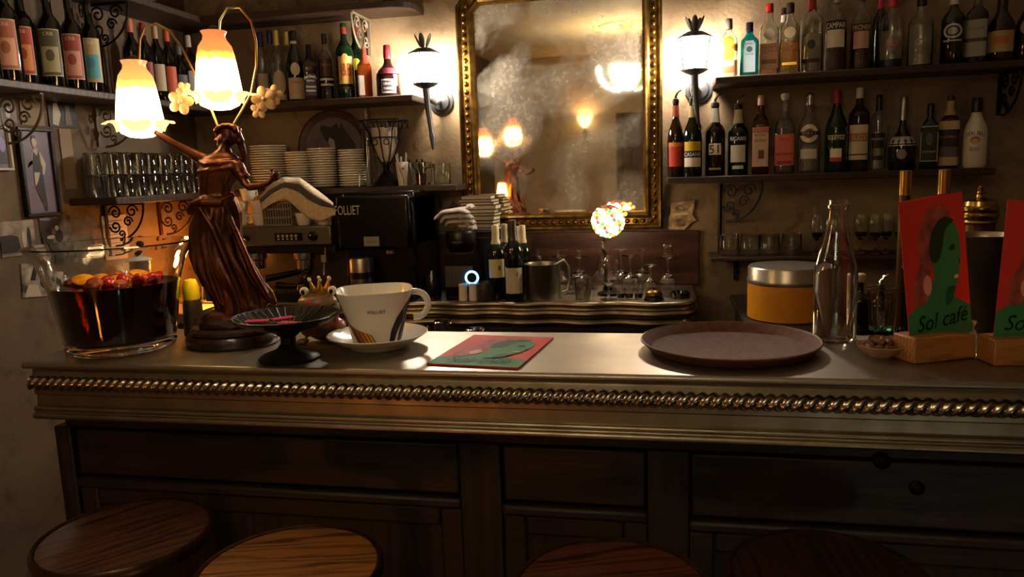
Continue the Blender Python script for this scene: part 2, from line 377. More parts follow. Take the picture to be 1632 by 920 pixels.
def spiral(cx, cz, r0, turns, a0, k=26, sgn=1):
    return [(cx + r0 * (1 - .8 * i / k) * cos(a0 + sgn * 2 * pi * turns * i / k), 0, cz + r0 * (1 - .8 * i / k) * sin(a0 + sgn * 2 * pi * turns * i / k)) for i in range(k + 1)]
def bracket(loc, rotz, label, s=1.0, mat=None, hgt=.15):
    t = thing('shelf_bracket', label, 'bracket', loc, rotz, 'scrolled iron shelf brackets')
    m = mat or blackiron
    MB().box(0, .008 * s, -.007, .007, -hgt, 0).build('wall_bar', m, t)
    MB().box(.008 * s, .165 * s, -.007, .007, -.007, 0).build('top_bar', m, t)
    sw = MB()
    for cx, cz, r, tr, a0, sg in ((.045, -.034, .027, 1.4, pi, -1), (.115, -.030, .025, 1.4, 0, 1), (.040, -.085, .024, 1.4, pi, 1), (.095, -.068, .020, 1.4, 0, 1), (.064, -.112, .015, 1.3, pi * 1.5, 1)):
        sw.tube([(x * s, y, z * s) for x, y, z in spiral(cx, cz, r, tr, a0, 26, sg)], .0035 * s, 6)
    sw.tube([((.165 - .135 * (1 - cos(pi / 2 * i / 12)) - .0 * i) * s, 0, (-.004 - .135 * sin(pi / 2 * i / 12)) * s) for i in range(13)], .004 * s, 6)
    sw.build('scrollwork', m, t); return t
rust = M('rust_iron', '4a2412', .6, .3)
p = atX(250, 320, XL); bracket((XL + E, p.y, Z1 - .0265), 0, 'rust coloured scroll bracket in the orange glow under the tumbler shelf', 1.05, rust)
p = atX(165, 330, XL); bracket((XL + E, p.y, Z1 - .0265), 0, 'dim scroll bracket under the near end of the tumbler shelf', 1.05)
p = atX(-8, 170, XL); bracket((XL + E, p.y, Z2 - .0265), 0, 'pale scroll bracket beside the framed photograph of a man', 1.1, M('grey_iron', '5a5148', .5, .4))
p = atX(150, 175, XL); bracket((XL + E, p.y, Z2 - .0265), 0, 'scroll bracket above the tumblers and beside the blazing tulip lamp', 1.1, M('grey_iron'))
p = atX(135, 10, XL); bracket((XL + E, p.y, Z3 - .0265), 0, 'scroll bracket hanging from the topmost side wall shelf', 1.1)
bracket((atY(588, 40, YW).x, YW - E, Z3 - .0265), -pi / 2, 'pale lit scroll bracket under the round ended high shelf', 1.15, M('lit_iron', '8a7c68', .45, .4))  # paler iron here: the white light on this bracket is put into its colour
bracket((atY(1146, 300, YW).x, YW - E, Z1 - .0265), rad(-35), 'large scroll bracket under the lower bottle shelf near the mirror', 1.15, None, .30)
bracket((atY(1592, 150, YW).x, YW - E, Z2 - .0265), -pi / 2, 'shadowy scroll bracket at the dark far end of the bottle shelves', 1.1)
bracket((atY(1172, 425, YW).x, YW - E, ZG - .0165), -pi / 2, 'small bracket beneath the thin low tumbler shelf', .7, None, .10)

# ------------------------------------------------------------------ gilt mirror
gold = M('old_gilt', '7a5a26', .36, .9, col2='4a3415', scale=30, bump=.2)
mz0, mz1 = atY(900, 367, YW - .03).z, atY(890, -34, YW - .03).z
mx0, mx1 = atY(733, 200, YW - .03).x, atY(1056, 200, YW - .03).x
mir = thing('gilt_mirror', 'large foxed antique mirror in a carved gilt frame with clipped top corners', 'mirror', ((mx0 + mx1) / 2, YW - .009, mz0), MYAW)
W2, H2, cut = (mx1 - mx0) / 2, mz1 - mz0, .075
outl = [(-W2, 0), (W2, 0), (W2, H2 - cut), (W2 - cut, H2), (-W2 + cut, H2), (-W2, H2 - cut)]
def inset(poly, d):
    n = len(poly); out = []
    for i in range(n):
        p0, p1, p2 = Vector(poly[i - 1]), Vector(poly[i]), Vector(poly[(i + 1) % n])
        e1, e2 = (p1 - p0).normalized(), (p2 - p1).normalized(); n1, n2 = Vector((-e1.y, e1.x)), Vector((-e2.y, e2.x))
        b_ = (n1 + n2).normalized(); out.append(tuple(p1 + b_ * d / max(.3, b_.dot(n1))))
    return out
prof = [(0, 0), (0, -.028), (.008, -.036), (.018, -.030), (.022, -.026), (.046, -.026), (.050, -.034), (.058, -.040), (.066, -.034), (.070, -.022), (.078, -.020), (.082, -.016)]
vs = []; fs = []
for d, y in prof: vs += [(x, y, z) for x, z in inset(outl, d)]
for i in range(len(prof) - 1):
    for j in range(6): q = (j + 1) % 6; fs.append((i * 6 + j, i * 6 + q, (i + 1) * 6 + q, (i + 1) * 6 + j))
fr = MB().add(vs, fs).build('frame', gold, mir, ang=25)
bd = MB(); mid = inset(outl, .034)
for j in range(6):
    p0, p1 = Vector(mid[j]), Vector(mid[(j + 1) % 6]); k = max(1, int((p1 - p0).length / .031)); d = (p1 - p0) / k
    an = math.atan2(d.y, d.x)
    for i in range(k):
        q = p0 + d * (i + .5); bd.sphere((0, 0, 0), (.0115, .009, .0095), 10, 6, Matrix.Translation((q.x, -.027, q.y)) @ Matrix.Rotation(-an, 4, 'Y'))
bd.build('carved_beading', gold, fr)
mm = bpy.data.materials.new('foxed_mirror'); mm.use_nodes = True
N = mm.node_tree.nodes; L = mm.node_tree.links; b = N['Principled BSDF']
tc = N.new('ShaderNodeTexCoord')
def _n(s, d, dist): n = N.new('ShaderNodeTexNoise'); n.inputs['Scale'].default_value = s; n.inputs['Detail'].default_value = d; n.inputs['Distortion'].default_value = dist; L.new(tc.outputs['Object'], n.inputs['Vector']); return n
n1, n2 = _n(3.6, 12, .5), _n(60, 12, .2)
mr = N.new('ShaderNodeMapRange'); mr.inputs[1].default_value = .44; mr.inputs[2].default_value = .62; L.new(n1.outputs['Fac'], mr.inputs[0])
mr2 = N.new('ShaderNodeMapRange'); mr2.inputs[1].default_value = .45; mr2.inputs[2].default_value = .75; mr2.inputs[4].default_value = .32; L.new(n2.outputs['Fac'], mr2.inputs[0])
mu = N.new('ShaderNodeMath'); mu.operation = 'MULTIPLY'; L.new(mr.outputs[0], mu.inputs[0]); L.new(mr2.outputs[0], mu.inputs[1])
md2 = N.new('ShaderNodeMath'); md2.operation = 'MULTIPLY_ADD'; L.new(mr.outputs[0], md2.inputs[0]); md2.inputs[1].default_value = .22; L.new(mu.outputs[0], md2.inputs[2])
iv = N.new('ShaderNodeMath'); iv.operation = 'SUBTRACT'; iv.inputs[0].default_value = 1; iv.use_clamp = True; L.new(md2.outputs[0], iv.inputs[1]); L.new(iv.outputs[0], b.inputs['Metallic'])
cm = N.new('ShaderNodeMix'); cm.data_type = 'RGBA'; L.new(md2.outputs[0], cm.inputs[0]); cm.inputs[6].default_value = lin('e6dac4'); cm.inputs[7].default_value = lin('584832'); L.new(cm.outputs[2], b.inputs['Base Color'])
ro = N.new('ShaderNodeMapRange'); ro.inputs[1].default_value = .35; ro.inputs[2].default_value = .7; ro.inputs[3].default_value = .012; ro.inputs[4].default_value = .06; L.new(n1.outputs['Fac'], ro.inputs[0]); L.new(ro.outputs[0], b.inputs['Roughness'])
MB().prism(inset(outl, .078), -.020, -.004).build('mirror_glass', mm, mir)

# ------------------------------------------------------------------ wall lanterns
frost = M('lit_frosted_glass', 'f4f4f4', .4, emit='fff2e0', es=E_SCONCE)
pewter = M('dark_pewter', '5a5a5c', .45, .7)
def lantern(px, py, label):
    Y = YW - .15; c = atY(px, py, Y); t = thing('wall_lantern', label, 'wall lamp', (c.x, c.y, c.z), 0, 'wall lanterns either side of the mirror')
    g = MB().lathe([(.044, -.062), (.060, .055)], 6).lathe([(0, -.061), (.043, -.061)], 6).build('glass_shade', frost, t, ang=20)
    MB().lathe([(.0, .078), (.030, .076), (.050, .066), (.067, .056), (.067, .052), (.0, .053)], 12).build('cap', pewter, t)
    pt = MB()
    for k in range(5):
        a_ = 2 * pi * k / 5; pt.sphere((0, 0, .03), (.012, .004, .03), 8, 6, Matrix.Translation((.012 * sin(a_), -.012 * cos(a_), .078)) @ Matrix.Rotation(a_, 4, 'Z') @ Matrix.Rotation(rad(24), 4, 'X'))
    pt.build('petal_finial', pewter, t)
    ribs = MB()
    for k in range(6): a_ = 2 * pi * k / 6; ribs.tube([(.046 * sin(a_), -.046 * cos(a_), -.064), (.062 * sin(a_), -.062 * cos(a_), .056)], .003, 6)
    ribs.build('cage_bars', pewter, t)
    MB().lathe([(0, -.085), (.012, -.084), (.035, -.075), (.052, -.066), (.052, -.062), (0, -.062)], 12).build('cup', pewter, t)
    MB().tube([(0, 0, -.08), (.004, .004, -.17), (.012, .01, -.26), (.014, .012, -.275), (.016, .012, -.33)], [.015, .012, .010, .014, .006], 10).build('stem', pewter, t)
    MB().lathe([(0, 0), (.052, 0), (.052, .008), (.040, .012), (.036, .020), (.018, .026), (0, .028)], 24, mat=Matrix.Translation((.022, YW - Y - .001, -.125)) @ Matrix.Rotation(pi / 2, 4, 'X')).build('wall_plate', pewter, t)
    MB().tube([(.022, YW - Y - .02, -.125), (.020, .06, -.14), (.010, .02, -.13), (.005, .006, -.13)], .008, 8).build('arm', pewter, t)
lantern(677, 108, 'glaring white wall lantern between the shelf end and the gilt mirror')
lantern(1107, 84, 'glaring white wall lantern between the gilt mirror and the turquoise bottle')

# ------------------------------------------------------------------ pendant and sconce of the room, seen in the mirror
p = mirrored(998, 42, Z=ZC); q = mirrored(998, 128, Y=p.y)
pd = thing('pendant_lamp', 'stained glass bowl pendant lamp on a brass rod, mirrored in the antique glass', 'pendant lamp', (p.x, p.y, ZC))
zb = q.z - ZC
MB().lathe([(0, 0), (.075, 0), (.06, -.02), (.02, -.05), (0, -.05)], 16).build('canopy', brass, pd)
MB().lathe([(.22, 0), (.235, -.012), (.20, -.02), (.13, -.008), (.1, 0)], 32).build('ceiling_rose', M('rose_plaster', 'c8b48c', .7), pd)
MB().tube([(0, 0, -.04), (0, 0, zb + .02)], .010, 10).build('rod', brass, pd)
cols = ['f4ecd4', '8aa860', 'e8c878', 'fff6e8', '6a98a8', 'f0e4c0']
for k in range(12):
    a0, a1 = 2 * pi * k / 12, 2 * pi * (k + .94) / 12; vs = []; fs = []
    for i in range(7):
        u = i / 6; r_ = .06 + .20 * math.sin(u * pi / 2); z = zb - .10 + .19 * (1 - cos(u * pi / 2)) + (.015 if i == 6 and k % 2 else 0)
        for j in range(4): a_ = a0 + (a1 - a0) * j / 3; vs.append((r_ * sin(a_), r_ * cos(a_), z))
    for i in range(6):
        for j in range(3): fs.append((i * 4 + j, i * 4 + j + 1, i * 4 + j + 5, i * 4 + j + 4))
    MB().add(vs, fs).build('glass_petal', M('pendant_glass_%d' % (k % 6), cols[k % 6], .2, emit=cols[k % 6], es=E_PENDANT * (.7, .05, .30, 1.6, .05, .45)[k % 6]), pd)
MB().lathe([(0, -.115), (.03, -.112), (.062, -.1), (.05, -.09), (0, -.09)], 16, c=(0, 0, zb)).build('bottom_cap', brass, pd)
MB().sphere((0, 0, zb), .05).build('bulb', M('warm_bulb', 'ffe8c8', .3, emit='ffe6c4', es=110), pd)
p = mirrored(928, 196, Y=YR + .09)
rs = thing('wall_sconce', 'small tulip sconce on the rear wall, mirrored in the antique glass', 'wall lamp', tuple(p))
MB().lathe([(.015, -.06), (.05, -.03), (.075, .03), (.085, .06), (.082, .06), (.07, .03), (.046, -.026), (.012, -.055)], 16).build('glass_shade', M('sconce_glass', 'f0d8a0', .3, emit='ffd890', es=E_REAR * .25), rs)
MB().sphere((0, 0, .02), .028).build('bulb', M('sconce_bulb', 'ffe4b8', .3, emit='ffdfae', es=E_REAR * 6), rs)
MB().tube([(0, 0, -.055), (0, -.01, -.12), (0, -.05, -.15), (0, -.088, -.12)], .010, 8).build('arm', brass, rs)
MB().lathe([(0, 0), (.04, 0), (.03, .012), (0, .016)], 16, mat=Matrix.Translation((0, -.089, -.11)) @ Matrix.Rotation(-pi / 2, 4, 'X')).build('wall_plate', brass, rs)
# ------------------------------------------------------------------ bottles
PROF = {
 'std':   [(.90, 0), (1, .02), (1, .60), (.96, .65), (.78, .70), (.50, .75), (.36, .79), (.33, .84), (.31, 1)],
 'wine':  [(.95, 0), (1, .02), (1, .58), (.97, .64), (.80, .70), (.52, .745), (.40, .78), (.37, .85), (.36, 1)],
 'slope': [(.95, 0), (1, .02), (1, .48), (.96, .55), (.80, .64), (.55, .72), (.40, .78), (.35, .84), (.33, 1)],
 'tall':  [(.95, 0), (1, .02), (1, .66), (.95, .70), (.75, .74), (.45, .78), (.34, .82), (.32, 1)],
 'bulb':  [(.90, 0), (1, .03), (1, .34), (.92, .40), (.72, .45), (.45, .51), (.26, .60), (.22, .70), (.22, 1)],
 'squat': [(.92, 0), (1, .03), (1, .40), (.94, .46), (.70, .54), (.40, .62), (.30, .68), (.28, .76), (.33, .80), (.26, .84), (.26, 1)],
 'malibu':[(.85, 0), (1, .04), (1, .50), (.92, .58), (.66, .68), (.46, .76), (.40, .82), (.38, 1)],
}
def interp(P, z):
    for (r0, z0), (r1, z1) in zip(P, P[1:]):
        if z <= z1: return r0 + (r1 - r0) * (z - z0) / max(1e-6, z1 - z0)
    return P[-1][0]
def kfun(a, sq):
    if sq <= 0: return 1
    p = 2 + 6 * sq; return min(1.32, (abs(cos(a)) ** p + abs(sin(a)) ** p) ** (-1 / p)) * (1 - .12 * sq)
lbl = lambda c: M('label_' + c, c, .55)
inkd = 'label_ink'
class Surf:                                                 # outer skin of a bottle, for labels and lettering
    def __init__(s, P, R, H, sq=0, ky=1): s.P, s.R, s.H, s.sq, s.ky = P, R, H, sq, ky
    def __call__(s, a, zf, off=.0009):
        r0 = interp(s.P, zf); q = s.sq * max(0, min(1, (r0 - .5) / .4)); r = s.R * r0 * kfun(a, q) + off
        return (r * sin(a), -r * cos(a) * s.ky, zf * s.H)
    def rect(s, z0, z1, wa, off=.0009, ac=0, n=12, m=4):
        vs = [s(ac - wa + 2 * wa * i / n, z0 + (z1 - z0) * j / m, off) for j in range(m + 1) for i in range(n + 1)]
        return MB().add(vs, [(j * (n + 1) + i, j * (n + 1) + i + 1, (j + 1) * (n + 1) + i + 1, (j + 1) * (n + 1) + i) for j in range(m) for i in range(n)])
    def oval(s, zc, rz, ra, off=.0009, ac=0):
        vs = [s(ac, zc, off)]; fs = []
        for k in (1, 2, 3):
            for i in range(24): t = 2 * pi * i / 24; vs.append(s(ac + ra * k / 3 * cos(t), zc + rz * k / 3 * sin(t), off))
        for i in range(24): fs.append((0, 1 + i, 1 + (i + 1) % 24))
        for k in (0, 1):
            for i in range(24): j = (i + 1) % 24; fs.append((1 + k * 24 + i, 1 + k * 24 + j, 25 + k * 24 + j, 25 + k * 24 + i))
        return MB().add(vs, fs)
    def text(s, txt, zc, h, maxa, off=.0016, shear=0, bend=0):
        vs, fs, wd = text2d(txt, shear); sy = h / .7; rr = s.R * interp(s.P, zc); sx = min(sy * s.H / rr, 2 * maxa / wd)
        return MB().add([s(x * sx, zc + y * sy - bend * (x * sx) ** 2, off) for x, y in vs], fs)

def bottle(name, label, loc, H, R, prof, glassm, labels=(), cap=None, liquid=None, sq=0, ky=1, rotz=0, cat='bottle', group=None, n=24, hollow=None):
    t = thing(name, label, cat, loc, rotz, group); P = PROF[prof] if isinstance(prof, str) else prof
    capf = cap[1] if cap else 0
    rf = lambda a, z: kfun(a, sq * max(0, min(1, (interp(P, max(0, z / H)) - .5) / .4)))
    pr = [(0, 0)] + [(r * R, z * H) for r, z in P]
    if hollow is None: hollow = liquid is not None
    if hollow:
        th = .0028; inn = [(max(.004, r * R - th), max(.008, z * H)) for r, z in P]
        prof_ = pr + inn[::-1] + [(0, .008)]
    else: prof_ = pr + [(0, H)]
    MB().lathe(prof_, n, rf=rf, ky=ky).build('glass', glassm, t)
    if liquid:
        lm, lf = liquid; zs = sorted(set([z for _, z in P if .03 < z < lf] + [.035, lf]))
        MB().lathe([(0, zs[0] * H)] + [(max(.003, interp(P, z) * R - .0034), z * H) for z in zs] + [(0, lf * H)], n, rf=rf, ky=ky).build('liquid', lm, t)
    if cap:
        cm, cf = cap[0], cap[1]; kind = cap[2] if len(cap) > 2 else 'cap'; r = R * P[-1][0] + .0016; z0 = H * (1 - cf)
        if kind == 'cap':
            rr = [max(R * interp(P, 1 - cf * (1 - q)) + .0014, r) for q in (0, .3, .7)]
            MB().lathe([(rr[0] - .001, z0), (rr[0], z0 + .001), (rr[1], z0 + (H - z0) * .3), (rr[2], z0 + (H - z0) * .7), (r, H - .001), (r - .002, H + .002), (0, H + .002)], 16).build('cap', cm, t)
        elif kind == 'cork':
            MB().lathe([(r, H - .004), (r + .001, H), (r + .004, H + .004), (r + .004, H + .018), (r, H + .022), (0, H + .022)], 16).build('stopper', cm, t)
        elif kind == 'pour':
            MB().lathe([(r, H - .006), (r + .001, H), (r - .001, H + .01), (.006, H + .014), (0, H + .014)], 14).build('collar', M('pourer_black', '14100e', .4), t)
            MB().tube([(0, 0, H + .01), (0, 0, H + .022), (.008, 0, H + .036), (.022, 0, H + .044)], [.005, .005, .004, .003], 8).build('pouring_spout', cm, t)
    last = None
    for lb in labels:
        sf = Surf(P, R, H, sq, ky); k = lb[0]
        if k == 'r': last = sf.rect(lb[1], lb[2], lb[3], lb[5] if len(lb) > 5 else .0009, lb[6] if len(lb) > 6 else 0).build('label', lbl(lb[4]), t)
        elif k == 'o': last = sf.oval(lb[1], lb[2], lb[3], lb[5] if len(lb) > 5 else .0013).build('label', lbl(lb[4]), t)
        elif k == 't': sf.text(lb[1], lb[2], lb[3], lb[4], .0018, lb[6] if len(lb) > 6 else 0, lb[7] if len(lb) > 7 else 0).build('lettering', lbl(lb[5]), last or t)
        elif k == 'n':                                       # neck band
            z0, z1 = lb[1], lb[2]; MB().lathe([(R * interp(P, z0 + (z1 - z0) * q) + .0012, H * (z0 + (z1 - z0) * q)) for q in (0, .5, 1)], 16).build('neck_band', lbl(lb[3]), t)
    return t

gdark = M('dark_bottle_glass', '0c0805', .06, coat=.5); ggreen = M('green_bottle_glass', '06331a', .05, trans=.55, coat=.4)
gdkgreen = M('dark_green_glass', '0a150b', .06, coat=.5); gamber = M('amber_bottle_glass', '4a2408', .06, trans=.4)
gbrown = M('brown_bottle_glass', '241007', .06, coat=.4); gblue = glass('turquoise_glass', '35c4d0'); golive = M('olive_gold_glass', '3a2708', .06, trans=.45)
gwhite = M('white_bottle_glass', 'cfc4b4', .25, coat=.3)
liq = lambda n, c: M('liquid_' + n, c, .05, trans=.85, ior=1.34)
water = liq('clear', 'f2f0ea'); gold_l = liq('gold', 'd89a3c'); pink_l = liq('pink', 'e0a090'); red_l = M('liquid_red', '4a0a08', .08, trans=.3); brown_l = M('liquid_brown', '2a0c04', .1)
capm = lambda c, m=0: M('cap_%s_%d' % (c, m), c, .35, m)

def on_shelf(px, ytop, wpx, Y, z, extra=0):
    p = atY(px, ytop, Y); k = mpp(p); return (p.x, Y, z + .0005), p.z - z - extra, wpx * k / 2
YSB = YW - .105
_placed = []
def settle(px, yt, wp, Y, z, ex):                            # nudge a bottle back or forth on its shelf until it clears its neighbours
    best = None
    for dr in (1.0, .96, .92, .88, .84):
        for dy in (0, -.01, .01, -.02, .02, -.03, .03, -.04, .04, .05, .06):
            Y2 = Y + dy; loc, H, R = on_shelf(px, yt, wp * .97 * dr, Y2, z, ex)
            if not (YW - SD + R * .9 < Y2 < YW - R - .003): continue
            if all(abs(q[2] - z) > .2 or math.hypot(q[0] - loc[0], q[1] - loc[1]) > q[3] + R + .0015 for q in _placed):
                _placed.append((loc[0], loc[1], z, R)); return loc, H, R
    loc, H, R = on_shelf(px, yt, wp * .8, Y, z, ex); print('CROWDED', px, yt); _placed.append((loc[0], loc[1], z, R)); return loc, H, R
def shelf_row(rows, z, group):
    for (px, yt, wp, name, label, prof, gm, labels, cap, liqd, sq, ky) in rows:
        ex = .03 if cap and len(cap) > 2 and cap[2] == 'pour' else (.02 if cap and len(cap) > 2 else 0)
        loc, H, R = settle(px, yt, wp, YSB, z, ex)
        bottle(name, label, loc, H, R, prof, gm, labels, cap, liqd, sq, ky, facing(loc), group=group)
W_ = 'e4dac8'
chr_ = chrome
lower = [
 (1077, 150, 27, 'aperitif_bottle', 'brown bottle with orange red label nearest the mirror on the lower shelf', 'slope', gbrown,
  [('r', .14, .46, .95, 'c0402a'), ('r', .40, .46, .96, 'd8742c', .0012), ('t', 'PICON', .43, .035, .85, 'f0c040'), ('n', .80, .95, 'a8502c')], (chr_, .02, 'pour'), None, 0, 1),
 (1104, 148, 31, 'pastis_bottle', 'dark bottle with yellow, black and white banded label', 'slope', gdkgreen,
  [('r', .34, .46, .95, 'd8b028'), ('r', .25, .34, 1.0, '14141c'), ('t', 'CASANIS', .295, .05, .9, 'f0f0f0'), ('r', .13, .25, .95, W_), ('n', .78, .93, 'd8c890')], (chr_, .02, 'pour'), None, 0, 1),
 (1140, 156, 33, 'pastis_bottle', 'black bottle with white square label bearing a two digit number', 'wine', gdark,
  [('r', .30, .46, .62, 'e8e4dc'), ('t', '51', .38, .12, .5, '101014'), ('r', .085, .115, .6, 'b8b060'), ('n', .76, .96, 'c8c4b8')], (blackplastic, .02, 'pour'), None, 0, 1),
 (1177, 158, 33, 'pastis_bottle', 'dark bottle with white shield label under a lettered blue band', 'wine', gdkgreen,
  [('r', .50, .57, .9, '27304a'), ('t', 'RICARD', .535, .05, .8, 'f0ece0'), ('r', .19, .44, .75, 'd8d0bc'), ('r', .09, .14, .55, 'd8d4c8'), ('n', .76, .96, 'c8bca8')], (chr_, .02, 'pour'), None, 0, 1),
 (1213, 153, 30, 'liqueur_bottle', 'amber square bottle with a tall cream label and pink cap', 'std', gamber,
  [('r', .10, .60, .8, 'd8b8a0'), ('r', .53, .60, .8, 'c07a70', .0012), ('t', 'ROYAL', .50, .03, .6, '402018'), ('t', 'DE', .465, .012, .6, '402018'), ('t', 'POIRE', .43, .035, .6, '402018'), ('r', .20, .31, .3, '6a4a28', .0014, .1)], (capm('c89890'), .12), None, .7, 1),
 (1252, 150, 34, 'liqueur_bottle', 'clear bottle with a salmon pink label and glass stopper', 'std', clear,
  [('r', .11, .53, .85, 'c8685a'), ('r', .25, .28, .7, 'b03a2c', .0013), ('r', .13, .17, .6, '983028', .0013), ('t', 'PECHE', .46, .03, .5, '7a3028')], (M('clear_cap', 'b8ac9c', .2), .02, 'cork'), (pink_l, .30), .6, 1),
 (1291, 150, 36, 'vermouth_bottle', 'clear vermouth bottle with a round white label', 'slope', clear,
  [('o', .50, .115, .85, 'd8d0c0'), ('o', .50, .06, .45, '7a2a20', .0016), ('r', .475, .525, .95, '1a1614', .0019), ('t', 'MARTINI', .50, .03, .8, 'f0e8d8'), ('r', .18, .30, .75, 'd0c8b8')], (chr_, .14), (water, .36), 0, 1),
 (1335, 145, 36, 'vermouth_bottle', 'green vermouth bottle with red capsule and white lettering', 'slope', ggreen,
  [('r', .44, .455, .8, 'c8b070'), ('t', 'MARTINI', .415, .035, .8, 'f0ead8'), ('r', .13, .29, .5, 'd8d0c0'), ('r', .13, .18, .5, 'b04030', .0012)], (capm('8a1c1c'), .16), None, 0, 1),
 (1371, 141, 33, 'gentian_bottle', 'olive gold bottle with a broad cream label and white cap', 'tall', golive,
  [('r', .14, .56, 1.0, 'cfc2a0'), ('r', .36, .46, .95, 'a86a48', .0012), ('t', 'SUZE', .41, .06, .75, 'd8c8a0', .2), ('r', .195, .21, .95, '201814', .0013)], (capm('c4bcb0'), .12), None, 0, 1),
 (1402, 152, 25, 'vodka_bottle', 'slim clear bottle with a black label beside the cream labelled one', 'tall', clear,
  [('r', .30, .50, .8, '18181c'), ('t', 'POLIAKOV', .42, .03, .7, 'c8c4bc'), ('r', .14, .20, .7, '202024')], (capm('141014'), .2), (water, .5), 0, 1),
 (1441, 155, 42, 'cocktail_shaker_bottle', 'squat long necked bottle with a shining silver shoulder', 'bulb', gdark,
  [('r', .36, .46, 3.1, 'b0aaa0', .0012), ('r', .33, .345, 3.1, 'b8b2a8', .0014), ('o', .22, .07, .35, '7a746c')], (capm('a8a49c', 1), .32), None, 0, 1),
 (1484, 166, 30, 'liqueur_bottle', 'square green black bottle with an arched white edged label', 'std', gdkgreen,
  [('r', .12, .66, .80, 'c8c4b8'), ('r', .13, .645, .72, '141612', .0013), ('o', .46, .10, .35, '48504a', .0016), ('t', 'LIQUEUR', .27, .03, .6, 'b8b4a4')], (capm('1a0e0c'), .16), None, .8, .75),
 (1516, 154, 32, 'whisky_bottle', 'cream labelled whisky bottle between the arched label and the white bottle', 'std', gamber,
  [('r', .04, .16, .95, 'b09a70'), ('r', .16, .30, .95, '585048'), ('r', .30, .54, .95, '1c1210'), ('t', 'BUSHMILLS', .44, .035, .8, 'c05a3c'), ('r', .54, .66, .95, 'b8a078'), ('n', .74, .94, 'b8a078')], (capm('3a2a1c'), .05), None, .5, 1),
 (1558, 157, 36, 'coconut_rum_bottle', 'opaque white bottle with black cap and a palm emblem', 'malibu', gwhite,
  [('t', 'MALIBU', .50, .06, .75, '3a2018', 0, .05), ('o', .40, .055, .38, '8a5a38'), ('o', .385, .035, .28, 'c08a50', .0016), ('r', .24, .30, .4, 'a89c88')], (capm('120c0c'), .2), None, 0, .8),
]
shelf_row(lower, Z1, 'bottles on the lower shelf by the mirror')
